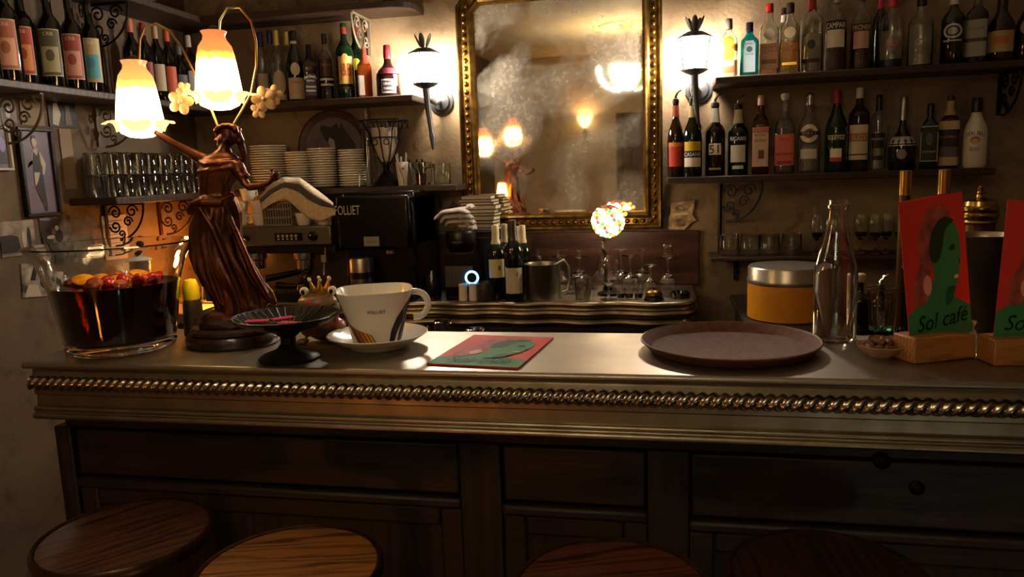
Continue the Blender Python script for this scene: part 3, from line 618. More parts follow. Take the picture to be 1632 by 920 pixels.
upper = [
 (1162, 31, 31, 'gin_bottle', 'clear gin bottle with a yellow and orange crest label', 'std', clear,
  [('o', .60, .09, .55, 'e0a828'), ('r', .44, .56, .85, 'd8a03c', .0016), ('t', 'GORDON\'S', .50, .05, .75, '902818'), ('o', .38, .09, .55, 'd8902c'), ('r', .02, .28, .8, 'd8b890'), ('r', .08, .19, .6, 'b87850', .0013)], (capm('6a6258'), .17), (water, .3), .5, 1),
 (1195, 37, 33, 'gin_bottle', 'turquoise blue square gin bottle with a pale arched label', 'std', gblue,
  [('r', .08, .62, .55, 'a8bcc0'), ('r', .60, .66, .45, 'a8bcc0'), ('o', .50, .055, .3, '3c5a60', .0014), ('t', 'BOMBAY', .60, .03, .42, '203840'), ('t', 'SAPPHIRE', .41, .025, .42, '203840')], (capm('1c1a20'), .16), (liq('blue', '9ae0e4'), .4), .8, .8),
 (1227, 7, 34, 'tequila_bottle', 'clear tequila bottle with pink label and bright red cap', 'std', clear,
  [('o', .58, .08, .5, 'b8b098'), ('r', .10, .45, .8, 'c89a80'), ('t', 'SIERRA', .40, .045, .65, 'a05a40'), ('t', 'TEQUILA', .345, .04, .65, 'a05a40'), ('r', .17, .23, .65, '8a6a40', .0013)], (capm('c02a20'), .11), (pink_l, .12), .7, .8),
 (1250, 14, 26, 'spirit_bottle', 'clear bottle with a white neck tucked behind the golden tequila', 'std', clear, [('n', .80, .90, 'e0d8c8')], (capm('2a1c18'), .08), None, 0, 1),
 (1260, 6, 36, 'tequila_bottle', 'golden tequila bottle with dark brown cap', 'std', clear,
  [('o', .58, .08, .5, 'a08864'), ('t', 'SIERRA', .42, .05, .7, '6a3a1c'), ('t', 'TEQUILA', .36, .045, .7, '6a3a1c'), ('r', .12, .16, .6, 'd8b040')], (capm('241814'), .13), (gold_l, .47), .7, .8),
 (1295, -8, 36, 'vodka_bottle', 'clear round shouldered bottle with red cap and painted medallion', 'tall', clear,
  [('o', .40, .11, .7, '8c8468'), ('o', .36, .06, .35, '3a3c28', .0016), ('r', .13, .18, .9, '4a3020')], (capm('8a2c1c'), .2), (water, .5), 0, 1),
 (1334, -12, 34, 'bitter_bottle', 'dark red bitters bottle with a black banded white label', 'std', clear,
  [('r', .52, .63, 1.0, '1c1a1c'), ('t', 'CAMPARI', .575, .07, .9, 'ece8dc'), ('r', .30, .52, .85, 'd0cabc')], (capm('8a8278'), .14), (red_l, .64), 0, 1),
 (1375, -10, 33, 'peach_schnapps_bottle', 'rosy liqueur bottle with a slanting black title band', 'std', clear,
  [('r', .50, .60, .95, '241814'), ('t', 'PECHER', .55, .06, .85, 'd8a868', .2), ('r', .28, .50, .75, 'b08878')], (capm('4a3020'), .1), (red_l, .55), 0, 1),
 (1406, -14, 24, 'liqueur_bottle', 'narrow black bottle with a crimson top, half hidden behind a clear one', 'std', gdark, [], (capm('c0283c'), .22), None, 0, 1),
 (1424, -10, 36, 'vodka_bottle', 'clear bottle with crimson capsule, script label and dark base', 'wine', clear,
  [('t', 'ERIS', .33, .08, .6, 'b06a5a', .3), ('r', .02, .12, 2.2, '120c0c'), ('o', .33, .10, .5, '6a5a50', .0009)], (capm('b82c40'), .18), (water, .5), 0, 1),
 (1470, -4, 38, 'vodka_bottle', 'plain clear round bottle with dim gold script and black cap', 'wine', clear, [('t', 'GR', .36, .09, .4, 'a08868', .3)], (capm('1a1614'), .12), (water, .6), 0, 1),
 (1522, -12, 36, 'rum_bottle', 'greenish dark bottle with a white ringed emblem', 'std', gdkgreen,
  [('n', .83, .93, 'b8b0a0'), ('o', .46, .10, .8, 'b8b4a8'), ('o', .46, .075, .6, '2a2c2c', .0016), ('o', .46, .05, .4, '9a968c', .002), ('r', .32, .34, .8, 'b0a890')], (capm('1c1614'), .07), None, 0, 1),
 (1560, -14, 34, 'vodka_bottle', 'bottle with a tall silver grey label cut by a dark wedge', 'tall', gdark,
  [('r', .10, .60, .85, '8c8880'), ('r', .30, .35, .85, '3a3834', .0013), ('t', 'VODKA', .48, .04, .6, '4a4844')], (capm('5a564e'), .2), None, .5, 1),
 (1599, -4, 42, 'brandy_bottle', 'brown brandy bottle with a wide buff label', 'slope', gbrown,
  [('r', .16, .48, 1.0, 'a88c5c'), ('r', .28, .40, .5, 'b06a30', .0013)], (capm('2a1c14'), .14), None, 0, 1),
 (1642, -8, 38, 'cognac_bottle', 'shadowed bottle with a pale oval label at the end of the upper shelf', 'slope', gbrown, [('o', .52, .12, .6, '8c867c')], (capm('1c1410'), .12), None, 0, 1),
]
Y0 = YSB
for r_ in upper:
    YSB = YW - .055 if ('tucked' in r_[4] or 'half hidden' in r_[4]) else YW - .12
    shelf_row([r_], Z2, 'bottles on the upper shelf by the wall lantern')
YSB = Y0
left = [
 (413, 52, 25, 'vodka_bottle', 'clear bottle with deep blue cap beside the tulip lamp', 'std', clear, [('r', .06, .42, .6, '9a8a80')], (capm('1c1c4a'), .2), (water, .3), 0, 1),
 (428, 50, 22, 'vodka_bottle', 'blue capped clear bottle pushed behind its yellow capped neighbour', 'std', clear, [], (capm('24244e'), .16), None, 0, 1),
 (439, 50, 26, 'grappa_bottle', 'clear bottle with yellow cap and pale oval label', 'std', clear, [('o', .28, .17, .8, 'a89880'), ('r', .04, .12, .8, '98886c')], (capm('b8a050'), .2), (water, .3), 0, 1),
 (455, 52, 20, 'grappa_bottle', 'second yellow capped bottle peeking beside the black capped one', 'std', clear, [], (capm('b8a050'), .18), None, 0, 1),
 (466, 50, 28, 'vermouth_bottle', 'dark green bottle with a white portrait medallion and cream label', 'slope', gdkgreen,
  [('o', .46, .09, .55, 'c8bca8'), ('r', .04, .34, 1.0, 'b09a7c'), ('t', 'NOILLY', .28, .03, .7, '6a3424'), ('n', .82, .86, 'c8c0b0')], (capm('100c0a'), .14), None, 0, 1),
 (491, 72, 25, 'whiskey_bottle', 'square black labelled whiskey bottle with dark cap', 'std', gbrown,
  [('r', .10, .48, .78, '0e0c0c', .0011), ('t', 'Jack Daniel\'s', .44, .05, .72, 'd8d0c0', 0, .06), ('t', 'OLD No.7', .36, .035, .5, 'c8c0b0'), ('t', 'TENNESSEE', .25, .03, .65, 'd0c8b8'), ('t', 'WHISKEY', .18, .035, .65, 'c8c0b0')], (capm('0e0a0a'), .24), None, .8, 1),
 (516, 55, 25, 'rum_bottle', 'brown bottle with silver ringed lower label', 'std', clear,
  [('r', .36, .62, .95, '3c2018'), ('t', 'ANGOSTURA', .53, .03, .75, '9a7a58'), ('r', .30, .33, 1.0, 'b0a898'), ('r', .22, .25, 1.0, 'b0a898')], (capm('2a1a14'), .14), (brown_l, .62), 0, 1),
 (546, 38, 30, 'whisky_bottle', 'bright green whisky bottle with a yellow label and red letters', 'std', ggreen,
  [('r', .20, .56, .80, 'c8a050'), ('o', .56, .035, .3, 'c89048'), ('t', 'J&B', .39, .17, .6, '9a2c14'), ('r', .13, .165, .95, '2a1810'), ('n', .86, .95, '8a2420')], (capm('1c3a1c'), .05), None, 0, 1),
 (564, 42, 26, 'whisky_bottle', 'second green bottle mostly hidden behind the yellow labelled one', 'std', ggreen, [('o', .48, .08, .6, 'd8d028')], (capm('7a1c18'), .14), None, 0, 1),
 (579, 80, 27, 'cognac_bottle', 'orange amber square bottle with wax capped neck and white side tag', 'std', M('orange_amber_glass', '8a3a0a', .05, trans=.5),
  [('r', .06, .46, .36, 'b8aca0', .0012, -.45)], (capm('8a4030'), .3), None, .7, 1),
 (616, 73, 40, 'orange_liqueur_bottle', 'squat round bottle with red wax seal and ribbon near the wall lantern', 'squat', M('liqueur_brown_glass', '1a0807', .08, coat=.5),
  [('r', .07, .34, .62, '9a9490'), ('r', .10, .31, .55, '241c20', .0013), ('t', 'GRAND', .25, .045, .45, 'c8c0b8'), ('t', 'MARNIER', .16, .045, .45, 'c8c0b8'), ('n', .44, .56, '4a1420')], (capm('7a1c20'), .26), None, 0, .8),
]
for r_ in left:
    back = any(w in r_[4] for w in ('pushed behind', 'peeking', 'mostly hidden'))
    YSB = YW - .045 if back else YW - .115
    shelf_row([r_], Z2, 'bottles on the shelf beside the tulip lamp')
YSB = Y0
# labelled syrup bottles on the side wall shelf
XS = XL + .125
syr = [(-14, 'a8905c', 'c8b890'), (22, 'a86a5a', 'd8a890'), (66, 'a84438', 'd89060'), (90, '5a5844', 'a8a484'), (124, '9a4a44', 'c89484'), (153, 'b8a884', '58a8b8')]
names = ['khaki labelled dark syrup bottle cut by the picture edge', 'dark syrup bottle with a dull rose label, second along the side shelf', 'dark syrup bottle with a vivid red and yellow label', 'dark syrup bottle with a grey green label and white title', 'dark syrup bottle with a pink and crimson label', 'dark syrup bottle with a pale label and sky blue triangle']
for (px, c1, c2), lb in zip(syr, names):
    p = atX(px, 142, XS); k = mpp(p); R = .036; H = .315
    dx = .045 if '66' == str(px) else 0
    loc = (XS - dx, p.y, Z2 + .0005)
    bottle('syrup_bottle', lb, loc, H, R, 'wine', gdark, [('r', .12, .60, .95, 'b8ac94'), ('r', .13, .59, .90, c1, .0013), ('t', 'CRB', .55, .035, .5, 'd8d0bc'), ('r', .16, .42, .72, c2, .0017), ('o', .33, .06, .35, '4a90a8' if px == 153 else c1, .0021)],
           (capm('1a1412'), .12), None, 0, 1, facing(loc) * .75, group='syrup bottles on the side shelf')
more = [(182, 'c07058', 'rose capped bottle beyond the syrup row'), (200, '7a2c24', 'red capped dark bottle above the blazing tulip lamp'), (222, 'a08a70', 'tan capped bottle deep in the corner of the side shelf'), (243, 'b04a30', 'orange red capped bottle behind the brass lamp arm'), (262, '5a5a60', 'short grey capped bottle near the shelf corner'), (284, 'b8b0a8', 'silver capped bottle in the shelf corner')]
for (px, c1, lb) in more:
    loc = (XS - .012, 2.665 + .0735 * more.index((px, c1, lb)), Z2 + .0005)
    bottle('spirit_bottle', lb, loc, .30 if 'short' not in lb else .25, .032, 'std', gdark if px != 284 else clear, [('r', .15, .5, .9, c1 if px not in (182,) else 'b8a890')], (capm(c1), .16), None, 0, 1, facing(loc), group='bottles in the shelf corner')
for i in range(4):
    loc = (XS, 2.22 + i * .1, Z3 + .0005)
    bottle('green_bottle', ('first', 'second', 'third', 'fourth')[i] + ' dark green bottle along the topmost side shelf, base just in view', loc, .30, .037, 'wine', gdkgreen, [], (capm('241814'), .1), None, 0, 1, group='bottles on the topmost side shelf')

# wine bottles standing on the back counter
wb = [(789, 360, 29, 2.845, 'W', 'dark wine bottle with a cream neck and yellow white label beside the blender', [('r', .30, .55, .95, 'c8bc84'), ('r', .40, .46, .12, '585030', .0013, .3)], 'cfc09a'),
      (816, 352, 31, 2.80, 'B', 'dark wine bottle with a broad off white label in front of the others', [('r', .10, .42, 1.0, 'c4b8a0'), ('r', .31, .37, .05, '5a5040', .0013, .35)], '3a2c20'),
      (803, 358, 26, 2.93, 'W', 'pale capped wine bottle between the two labelled bottles', [], '9a8c74'),
      (832, 360, 26, 2.955, 'W', 'cream capped wine bottle behind the steel jug', [], 'c8b890'),
      (822, 362, 25, 3.02, 'W', 'grey capped wine bottle standing against the red board', [], '8c8070')]
for px, yt, wp, Y, k_, lb, ls, cc in wb:
    p = atY(px, yt, Y); bottle('wine_bottle', lb, (p.x, Y, ZC1 + .001), p.z - ZC1, wp * mpp(p) / 2, 'wine', gdkgreen, ls, (capm(cc), .25), None, 0, 1, facing(p), group='wine bottles on the back counter')
# ------------------------------------------------------------------ small helpers for ordinal wording
ORD = 'first second third fourth fifth sixth seventh eighth ninth tenth eleventh twelfth thirteenth fourteenth fifteenth sixteenth seventeenth eighteenth nineteenth twentieth'.split()
def tumbler_mesh(r0, r1, h, up=True, th=.0022, base=.008, m=None, n=20):
    P = [(0, 0), (r0 * .94, 0), (r0, .003), (r1, h - .001), (r1 - th * .5, h), (r1 - th, h - .001), (r0 - th, base), (0, base)]
    if not up: P = [(r, h - z) for r, z in P]
    return MB().lathe(P, n).mesh('tumbler', m or clear)
def wineglass_mesh(h, rb, rf, bowl=.45, up=True, m=None, closed=.85, n=20):
    zs = h * (1 - bowl); P = [(0, 0), (rf, 0), (rf, .0015), (rf * .5, .004), (.005, .010), (.0035, zs * .5), (.0038, zs - .006)]
    out = [(rb * .35, zs), (rb * .80, zs + (h - zs) * .18), (rb, zs + (h - zs) * .42), (rb * .97, zs + (h - zs) * .7), (rb * closed, h)]
    P += out + [(r - .0014, z) for r, z in out[::-1]][0:4] + [(0, zs + .003)]
    if not up: P = [(r, h - z) for r, z in P]
    return MB().lathe(P, n).mesh('stem_glass', m or clear)
def put(name, me, label, cat, loc, rotz=0, group=None): return tag(obj(name, me, None, loc, rotz), label, cat, group)

# ------------------------------------------------------------------ tumblers crowding the side wall shelf (two tiers, two rows)
tm = tumbler_mesh(.026, .032, .080, False)
ys = [yl1 + .055 + i * .069 for i in range(int((YW - .24 - yl1 - .05) / .069) + 1)]
for row, x in enumerate((XL + .152, XL + .070)):
    for i, y in enumerate(ys):
        for tier in (0, 1):
            if tier and (row and i % 3 == 2): continue
            put('tumbler', tm, '%s tumbler from the near end, %s tier of the %s row on the side shelf' % (ORD[i], ('bottom', 'upper')[tier], ('front', 'rear')[row]), 'glass', (x, y, Z1 + .0005 + tier * .0815), group='upturned tumblers on the side shelf')

# ------------------------------------------------------------------ pictures on the side wall
def wall_print(name, label, cat, px0, py0, px1, py1, base, shapes=(), frame=None, group=None, fw=.012, tilt=0, mount=None):
    a = atX(px0, py0, XL); b = atX(px1, py1, XL); y0, y1 = a.y, b.y; c = atX((px0 + px1) / 2, (py0 + py1) / 2, XL); hz = (atX((px0 + px1) / 2, py0, XL).z - atX((px0 + px1) / 2, py1, XL).z)
    W, H = abs(y1 - y0), hz
    t = thing(name, label, cat, (XL + .001, (y0 + y1) / 2, c.z - H / 2), pi / 2, group); t.rotation_euler = (0, 0, pi / 2)
    if tilt:
        t.rotation_euler = (Matrix.Rotation(pi / 2, 3, 'Z') @ Matrix.Rotation(tilt, 3, 'Y')).to_euler()
    d = .004 if not frame else .010
    MB().box(-W / 2, W / 2, -d, 0, 0, H).build('print', base, t)
    if mount: MB().box(-W / 2 + .01, W / 2 - .01, -d - .0006, -d, .01, H - .01).build('mount', mount, t)
    for k, (m_, poly) in enumerate(shapes):
        MB().flat([((u - .5) * W, v * H) for u, v in poly], -d - .0012 - .0003 * k).build('printed_figure', m_, t)
    if frame:
        f = MB()
        for bx_ in ((-W / 2 - fw, W / 2 + fw, -fw, 0), (-W / 2 - fw, W / 2 + fw, H, H + fw), (-W / 2 - fw, -W / 2, 0, H), (W / 2, W / 2 + fw, 0, H)): f.box(bx_[0], bx_[1], -.02, 0, bx_[2], bx_[3])
        f.build('frame', frame, t, bevel=.002)
    return t
phd, phm, phl = M('photo_dark', '1c1614', .45), M('photo_mid', '5a4c44', .45), M('photo_light', 'a89888', .45)
vinpaper = M('violet_photo_paper', '6e6070', .4, col2='574a58', scale=6); bwphoto = M('grainy_photo', '2a2420', .4, col2='a49484', scale=9, detail=8, lo=.38, hi=.62)
bwphoto2 = M('grainy_photo_two', '1e1a18', .4, col2='8c7c70', scale=14, detail=8, lo=.42, hi=.66)
el = lambda cx, cz, rx, rz, n=16: [(cx + rx * cos(2 * pi * i / n), cz + rz * sin(2 * pi * i / n)) for i in range(n)]
wall_print('framed_photograph', 'dark framed portrait of a standing man in a waistcoat and apron', 'picture', 25, 210, 88, 340, vinpaper, [
    (phl, [(.22, .62), (.14, .55), (.30, .60), (.34, .74), (.46, .80), (.52, .80), (.66, .72), (.78, .60), (.70, .48), (.60, .46), (.66, .56), (.56, .66), (.40, .66)]),
    (phd, [(.38, .76), (.32, .60), (.34, .50), (.62, .50), (.60, .64), (.58, .78), (.50, .70)]),
    (phd, [(.34, .50), (.32, .34), (.42, .20), (.54, .10), (.56, .02), (.66, .02), (.66, .12), (.64, .30), (.62, .50)]),
    (phl, [(.33, .50), (.31, .32), (.42, .38), (.54, .50)]), (phl, el(.45, .87, .085, .065)), (phd, [(.36, .90), (.40, .95), (.50, .95), (.53, .90), (.45, .92)])], M('ebony_frame', '100b09', .35))
wall_print('framed_picture', 'white framed violet picture at the picture edge', 'picture', -30, 205, 12, 268, vinpaper, [(phd, [(.55, .1), (.9, .1), (.85, .8), (.6, .75)]), (M('photo_lilac', '8a80b0', .5), el(.72, .6, .15, .2))], M('white_frame', 'b8ac9c', .5), fw=.008)
wall_print('portrait_print', 'pale portrait print pinned under the syrup shelf', 'print', -4, 156, 26, 196, M('pale_print', '8c7c6a', .6), [(phd, el(.4, .45, .28, .32)), (phl, el(.42, .40, .17, .22))])
wall_print('wall_sheet', 'blank aged sheet on the wall above the framed portrait', 'paper', 29, 162, 70, 200, M('aged_sheet', '8a7860', .7, col2='7a6a54'))
wall_print('dark_photograph', 'dark photograph of two figures beside the aged sheet', 'print', 73, 163, 122, 203, phd, [(phl, [(.1, .1), (.3, .05), (.42, .5), (.32, .95), (.18, .9)]), (phm, [(.55, .1), (.8, .1), (.75, .85), (.6, .9)])])
wall_print('wall_sheet', 'tall plain sheet between the framed portrait and the tumbler shelf', 'paper', 92, 206, 122, 302, M('tan_sheet', '8a745c', .7, col2='786450'))
wall_print('old_photograph', 'black and white street crowd photograph below the framed portrait', 'print', -6, 352, 58, 408, bwphoto, [(phd, [(0, .1), (.55, .1), (.5, .55), (.3, .62), (0, .6)]), (phl, el(.66, .45, .06, .25)), (phd, el(.82, .5, .05, .3)), (phl, [(.55, .0), (1, .0), (1, .15), (.6, .12)])])
wall_print('old_photograph', 'black and white cafe terrace photograph beside the crowd photograph', 'print', 62, 345, 117, 402, bwphoto2, [(phd, [(.0, .2), (.3, .1), (.35, .9), (0, .95)]), (phl, el(.27, .45, .13, .05)), (phl, el(.50, .68, .06, .07)), (phd, el(.56, .45, .12, .18))], tilt=-.04)
wall_print('old_photograph', 'loose black and white photograph curling off the wall beside the punch bowl', 'print', 27, 420, 84, 474, M('curled_photo', '3a322c', .4, col2='b8a898', scale=11, detail=8, lo=.40, hi=.6), [(phl, [(.05, .02), (.6, .0), (.5, .35), (.2, .4)]), (phd, [(.25, .5), (.4, .5), (.55, .98), (.4, .98)]), (phd, el(.75, .45, .18, .22)), (phd, el(.66, .62, .05, .12))], tilt=.10)
ms = wall_print('notice_sheet', 'pale printed notice with lines of text under the tumbler shelf', 'notice', 160, 343, 204, 392, M('notice_paper', 'a0907a', .7), [(phd, [(.15, v), (.8 - .15 * (i % 2), v + .01), (.8 - .15 * (i % 2), v + .03), (.15, v + .02)]) for i, v in enumerate((.12, .25, .36, .46, .58, .68, .80))])

# lamp with dark knob glowing on the side counter
lp = thing('corner_lamp', 'small lamp hidden behind the bronze figure casting the orange glow on the side wall', 'lamp', (-1.925, 2.86, ZC1 + .001))
MB().lathe([(0, 0), (.05, 0), (.05, .012), (.012, .02), (.010, .15), (0, .15)], 16).build('base', brass, lp)
MB().lathe([(0, .262), (.02, .262), (.04, .254), (.045, .246), (.042, .246), (.018, .256), (0, .256)], 20).build('shade', white, lp)
MB().sphere((0, 0, .275), (.017, .017, .015)).build('knob', blackiron, lp)
MB().sphere((0, 0, .19), .038).build('bulb', M('orange_bulb', 'ffb050', .3, emit='ff9a3c', es=E_SMALL), lp)
MB().tube([(0, 0, .14), (0, 0, .26)], .004).build('rod', brass, lp)

pt_ = thing('lidded_pot', 'white lidded pot with a dark knob behind the punch bowl', 'pot', (-2.02, 2.60, ZC1 + .001))
MB().lathe([(0, 0), (.04, 0), (.046, .01), (.046, .235), (0, .235)], 24).build('pot_body', M('pot_enamel', '6a5848', .4), pt_)
MB().lathe([(0, .262), (.02, .262), (.050, .250), (.056, .240), (.052, .236), (0, .236)], 24).build('lid', white, pt_)
MB().sphere((0, 0, .275), (.017, .017, .015)).build('knob', blackiron, pt_)
# ------------------------------------------------------------------ plates on the shelf
def plate_mesh(r): return MB().lathe([(0, 0), (r * .52, 0), (r * .58, .0015), (r * .965, .0085), (r, .0098), (r, .0122), (r * .98, .0130), (r * .92, .0112), (r * .56, .0042), (0, .004)], 32).mesh('plate', white)
for (px, yt, rp, nm) in ((427, 231, 29, 'stack half behind the bronze figure'), (474, 242, 21, 'low second stack'), (513, 237, 23, 'stack below the round plaque'), (559, 239, 21.5, 'stack beside the iron candle stand')):
    Y = YW - .105; p = atY(px, yt, Y); r = rp * mpp(p); pm = plate_mesh(r); H = p.z - Z1; cnt = int((H - .012) / .0105) + 1
    for i in range(cnt):
        j = cnt - 1 - i; w_ = ORD[j] if j < 20 else 'last'
        put('plate', pm, '%s white plate from the top of the %s' % (w_, nm), 'plate', (p.x + random.uniform(-.0015, .0015), Y + random.uniform(-.0015, .0015), Z1 + .0005 + i * .0105), group='white plates stacked on the shelf')
# round plaque
p = atY(531, 240, YW - .03); r = 61 * mpp(p)
pl = thing('round_plaque', 'round brown rimmed plaque with a dark animal head leaning behind the plates', 'plaque', (p.x, YW - .012, Z1 + .001))
rx = Matrix.Translation((0, 0, r)) @ Matrix.Rotation(pi / 2, 4, 'X')
MB().lathe([(0, 0), (r, 0), (r, .012), (r * .95, .016), (r * .82, .010), (r * .80, .006), (0, .006)], 48, mat=rx).build('rim', wood('plaque_wood', '2c170d', '4a2a18', .5, 'X', 4), pl)
MB().lathe([(0, .0065), (r * .80, .0065)], 40, mat=rx).build('picture_disc', M('plaque_picture', '6a5a5c', .5, col2='54464a', scale=10), pl)
MB().flat([(r * x, r + r * z) for x, z in ((-.05, .55), (-.32, .62), (-.36, .50), (-.22, .22), (-.15, .18), (-.10, .30), (.02, .22), (.05, -.2), (.3, -.55), (.62, -.4), (.60, .1), (.35, .45), (.25, .66), (.18, .5), (.12, .66))], -.0075).build('painted_figure', M('plaque_dark', '241a1c', .5), pl)
MB().flat([(r * x, r + r * z) for x, z in ((-.15, .18), (-.10, .30), (.02, .22), (.04, .0), (-.06, -.05))], -.0082).build('painted_collar', M('plaque_light', '988c84', .5), pl)

# iron candle stand with tassels and frosted cup
p = atY(616, 288, YW - .11); k = mpp(p); zt = atY(616, 193, YW - .11).z - Z1
cs = thing('candle_stand', 'black wire candle stand with tassels around a frosted glass cup', 'candle holder', (p.x + .010, YW - .130, Z1 + .001))
MB().lathe([(0, 0), (.062, 0), (.060, .012), (.030, .045), (.014, .066), (.014, .078), (.018, .084), (0, .085)], 20).build('foot', blackiron, cs)
cg = MB(); tz = zt
for i in range(8):
    a_ = 2 * pi * i / 8; pts = []
    for u in range(9):
        q = u / 8; r_ = .012 + .062 * math.sin(q * pi / 2) ** .8 + (.028 * max(0, q - .75) * 4); pts.append((r_ * sin(a_), -r_ * cos(a_) * .8, .085 + (tz - .085) * q))
    cg.tube(pts, .0025, 6)
for q, r_ in ((.62, .064), (1.0, .104)):
    cg.tube([(r_ * sin(t * pi / 16), -r_ * .8 * cos(t * pi / 16), .085 + (tz - .085) * q) for t in range(33)], .0028, 6)
for i in range(8):
    a_ = 2 * pi * (i + .5) / 8; cg.tube([(.066 * sin(a_) + .012 * cos(t * pi / 6) * cos(a_), -.053 * cos(a_), .085 + (tz - .085) * .52 + .012 * sin(t * pi / 6)) for t in range(13)], .002, 5)
cg.build('wire_cage', blackiron, cs)
tsm = MB().lathe([(0, 0), (.002, -.002), (.004, -.014), (.008, -.034), (0, -.036)], 8).mesh('tassel', M('black_tassel', '1a1310', .8))
for i in range(8): a_ = 2 * pi * (i + .5) / 8; obj('tassel', tsm, cs, (.104 * sin(a_), -.083 * cos(a_), tz))
MB().lathe([(0, .100), (.02, .102), (.040, .13), (.052, .17), (.056, tz - .03), (.053, tz - .03), (.048, .17), (.036, .134), (0, .108)], 24, ky=.8).build('frosted_cup', M('frosted_cup', 'cdbfae', .45, trans=.35), cs)
# tall clear carafe behind it
p = atY(580, 165, YW - .06); bottle('tall_carafe', 'tall clear glass carafe rising behind the candle stand', (p.x + .004, YW - .062, Z1 + .001), p.z - Z1, .028, 'slope', clear, [], None, None, 0, 1, hollow=True)
# paper cup with sticks
p = atY(642, 290, YW - .15); k = mpp(p); h = 37 * k
cu = thing('paper_cup', 'small white paper cup with a red flower holding plastic stirrers', 'cup', (p.x, YW - .150, Z1 + .001), facing(p))
MB().lathe([(0, 0), (.018, 0), (.0265, h), (.025, h), (.017, .003), (0, .003)], 20).build('cup_wall', M('cup_paper', 'd8cfc4', .6), cu)
MB().flat(el(.003, h * .72, .005, .005), -.0285).build('printed_flower', lbl('b04030'), cu)
MB().tube([(-.010, -.0275, h * .75), (-.004, -.0255, h * .5), (.004, -.0235, h * .25), (.003, -.021, h * .05)], .0012, 5).build('printed_stalk', lbl('5a3028'), cu)
for i in range(6): a_ = i * 1.1; MB().tube([(.008 * sin(a_), .008 * cos(a_), .006), (.024 * sin(a_), .018 * cos(a_), h + .022 + .008 * (i % 3))], .0026, 6).build('stirrer', M('stirrer', 'c8c0b4', .4, trans=.2), cu)
for px, wp, hp, lb in ((672, 36, 36, 'wide clear tumbler beside the paper cup on the plate shelf'), (705, 28, 33, 'clear tumbler at the open end of the plate shelf')):
    p = atY(px, 288, YW - .13); k = mpp(p); put('tumbler', tumbler_mesh(wp * k * .47, wp * k * .5, hp * k), lb, 'glass', (p.x, YW - .13, Z1 + .0005), group='tumblers at the end of the plate shelf')
p = atY(670, 270, YW - .05)
pp = thing('dried_sprig', 'small dark dried sprig standing behind the tumblers', 'plant', (p.x, YW - .045, Z1 + .001))
MB().lathe([(0, 0), (.022, 0), (.026, .05), (.023, .05), (.02, .004), (0, .004)], 14).build('pot', blackiron, pp)
for i in range(11):
    a_ = i * 2.4; r_ = .02 + .045 * (i % 4) / 3; MB().tube([(0, 0, .03), (r_ * .5 * sin(a_), r_ * .2 * cos(a_), .07), (r_ * sin(a_), r_ * .3 * cos(a_), .075 + .012 * (i % 3))], [.002, .0025, .001], 5).sphere((r_ * sin(a_), r_ * .3 * cos(a_), .078 + .012 * (i % 3)), (.006, .004, .01), 6, 4).build('twig', M('dried_leaf', '241a12', .8), pp)
p = atY(574, 285, YW - .17); put('white_stick', MB().tube([(0, 0, .002), (.004, 0, .05)], .0028, 6).mesh('white_stick', white), 'thin white stick propped beside the last plate stack', 'stick', (p.x, YW - .185, Z1 + .001))
# glasses along the top shelf
gm_ = wineglass_mesh(.16, .034, .032, .5)
for i, px in enumerate((410, 440, 470, 505, 540)):
    p = atY(px, 12, YW - .1); put('stem_glass', gm_, '%s stem glass along the round ended high shelf, only its foot in view' % ORD[i], 'glass', (p.x, YW - .1, Z3 + .0005), group='stem glasses on the high shelf')
p = atY(620, 5, YW - .08); put('dark_jar', MB().lathe([(0, 0), (.026, 0), (.028, .01), (.028, .07), (.02, .08), (.02, .095), (0, .095)], 16).mesh('dark_jar', gdark), 'small dark jar at the rounded end of the high shelf', 'jar', (p.x, YW - .08, Z3 + .0005))

# ------------------------------------------------------------------ espresso machine
emx0, emx1 = atY(352, 420, 2.80).x, atY(531, 420, 2.80).x
ez = lambda py: atY(460, py, 2.80).z
em = thing('espresso_machine', 'grey steel espresso machine with five buttons and a black knob', 'coffee machine', ((emx0 + emx1) / 2, 2.80, ZC1 + .001))
HW = (emx1 - emx0) / 2; zt, zm = ez(361) - ZC1, ez(392) - ZC1
esteel = M('machine_steel', '7c7468', .38, .85, rough2=.5, scale=20); edark = M('machine_dark', '2c2823', .4, .6)
MB().box(-HW, HW, 0, .36, zm, zt).build('upper_housing', esteel, em, bevel=.006)
MB().prism([(-HW, zm - .035), (HW, zm - .035), (HW, zm), (-HW, zm)], .03, .36).build('lower_housing', edark, em, bevel=.004)
MB().box(-HW, HW, .16, .36, .035, zm - .035).build('back_panel', M('machine_back', '56504a', .35, .8), em)
MB().box(-HW, HW, -.03, .36, 0, .035).build('drip_tray', edark, em, bevel=.004)
gl = MB()
for i in range(22): x = -HW + .02 + i * (2 * HW - .04) / 21; gl.box(x - .002, x + .002, -.02, .15, .0352, .040)
gl.build('drip_grille', steel, em)
X_ = lambda px: atY(px, 420, 2.80).x - (emx0 + emx1) / 2
zc = ez(378) - ZC1
bp_ = MB().box(X_(442), X_(486), -.004, 0, zc - .016, zc + .016).build('button_panel', M('panel_black', '12100e', .3), em, bevel=.001)
for i in range(5):
    b_ = MB().cbox((X_(448 + i * 7), -.0055, zc + .004), (.010, .003, .010)).box(X_(448 + i * 7) - .004, X_(448 + i * 7) + .004, -.006, -.004, zc - .012, zc - .005).build('button', M('button_cream', 'b8a888', .4), bp_)
MB().lathe([(0, 0), (.019, 0), (.019, .012), (.015, .022), (0, .024)], 20, mat=Matrix.Translation((X_(503), 0, zc + .002)) @ Matrix.Rotation(pi / 2, 4, 'X')).build('steam_knob', blackplastic, em)
MB().sphere((X_(502), -.025, zc + .005), .006).build('knob_cap', chrome, em)
gx = X_(474)
